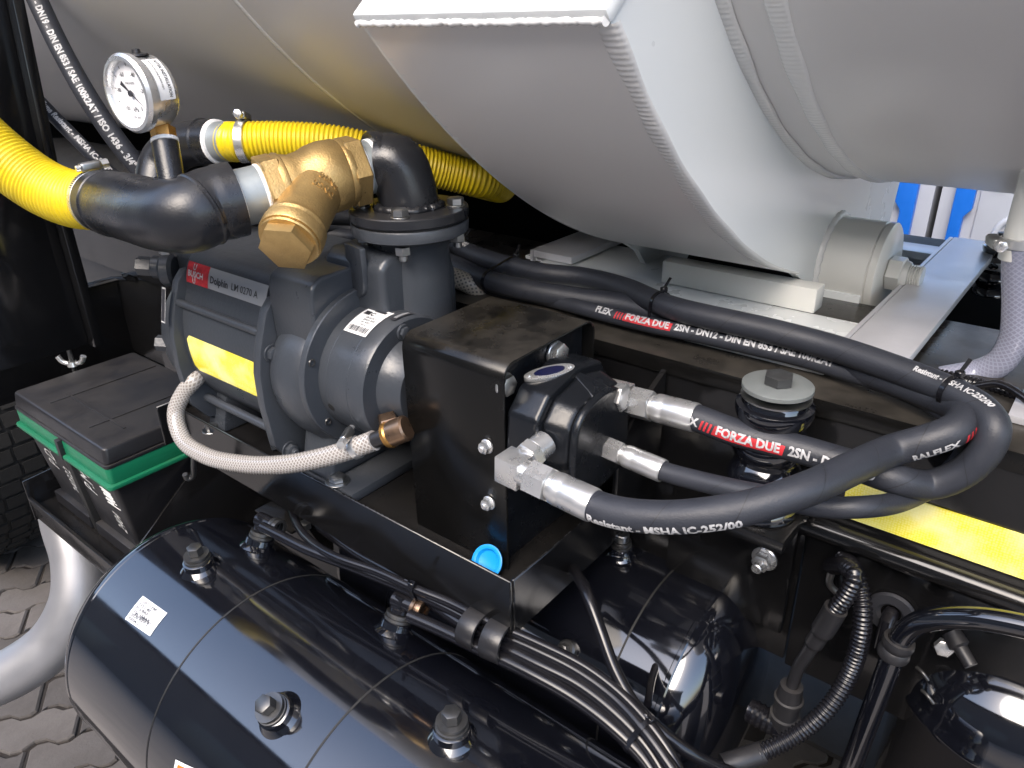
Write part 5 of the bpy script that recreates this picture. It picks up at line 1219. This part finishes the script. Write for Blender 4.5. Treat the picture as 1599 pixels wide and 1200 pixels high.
part('plug', G().lathe([(-.004, 0), (-.004, .011), (.012, .0125), (.013, .0145), (.017, .0145), (.018, .0125), (.036, .0125), (.037, .015), (.043, .015), (.044, .012), (.06, .012), (.06, 0)], sp2[-1], cdir, 32), M['plastic'], t)
ep = thing('hose_end', 'black ribbed hose end fitting low between tank and rail', 'fitting', P(1195, 1122, y=.60))
a_ = nz(P(1215, 1130, y=.60)-P(1170, 1105, y=.60))
part('ribbed_end', G().lathe([(0, 0), (0, .012)]+[(.004+k*.003, .012+(.0015 if k % 2 else 0)) for k in range(10)]+[(.04, .0115), (.04, 0)], P(1170, 1108, y=.60), a_, 28), M['nylon'], ep)
sc2 = cr([P(1130, 1196, y=.505), P(1160, 1186, y=.52), P(1190, 1176, y=.537)], .004)
label(part('conduit_sleeve', G().tube(sc2, .0105, 24), M['plastic']), 'smooth sleeve over the lower end of the long conduit', 'sleeve')
gm = P(1393, 955, y=.657)
t = thing('grommet', 'dark round rubber grommet on the chassis rail above the bent pipe', 'grommet', gm)
part('ring', G().lathe([(0, .012), (0, .021), (.003, .0225), (.006, .021), (.006, .012), (.003, .009), (.0, .012)], gm, -Y3, 40), M['rubber'], t)
part('stud', G().tube(np.array([gm, gm+V(.0, -.012, -.004), gm+V(.001, -.02, -.03)]), .007, 18), M['nylon'], t)
bp2 = cr([P(1680, 1000, y=.60), P(1599, 978, y=.60), P(1530, 966, y=.60), P(1462, 966, y=.602), P(1425, 978, y=.604), P(1404, 1003, y=.604), P(1385, 1050, y=.602), P(1362, 1110, y=.60), P(1336, 1180, y=.60), P(1300, 1270, y=.60)], .004)
t = thing('bent_pipe', 'glossy black bent pipe curving down in front of the chassis rail at right', 'pipe', P(1404, 1003, y=.604))
part('pipe_body', G().tube(bp2, .0098, 26), M['tank_black'], t)
jj, jt = near(bp2, P(1401, 1010, y=.604)); jt = nz(jt)
part('collar', G().lathe([(-.010, .0098), (-.010, .0130), (-.006, .0138), (-.002, .0130), (0, .0118), (.002, .0130), (.006, .0138), (.010, .0130), (.010, .0098)], jj, jt, 32), M['plastic'], t)
for (u, v, lab) in ((1432, 1042, 'small metal clip right of the bent pipe'), (1440, 1078, 'second small metal clip further down beside the bent pipe')):
    o = P(u, v, y=.64); t = thing('pipe_clip', lab, 'clip', o, 'metal clips by the bent pipe')
    part('clip_body', G().tube(cr([o, o+V(.006, -.005, .001), o+V(.012, -.006, -.004)], .002), .0016, 10), M['dark_steel'], t)
gl = P(1486, 988, y=.64); t = thing('cable_gland', 'black cable gland with short ribbed cable above the dome', 'gland', gl)
part('gland', G().lathe([(0, 0), (0, .008), (.012, .009), (.014, .006), (.03, .0055), (.03, 0)], gl, nz(V(.7, -.5, -.45)), 24), M['plastic'], t)
part('shiny_nut', G().hexa(P(1474, 1008, y=.64), nz(V(.2, -.9, .2)), .008, .008), M['zinc'], t)
lg = cr([P(1312, 930, y=.655), P(1296, 912, y=.648), P(1300, 890, y=.645)], .003)
label(part('wire_loop', G().tube(lg, .0035, 12), M['steel']), 'short bare wire loop beside the conduits on the rail', 'wire')
print('OBJ', len(bpy.data.objects), 'TRI', sum(sum(len(p.vertices)-2 for p in o.data.polygons) for o in bpy.data.objects if o.type == 'MESH'))
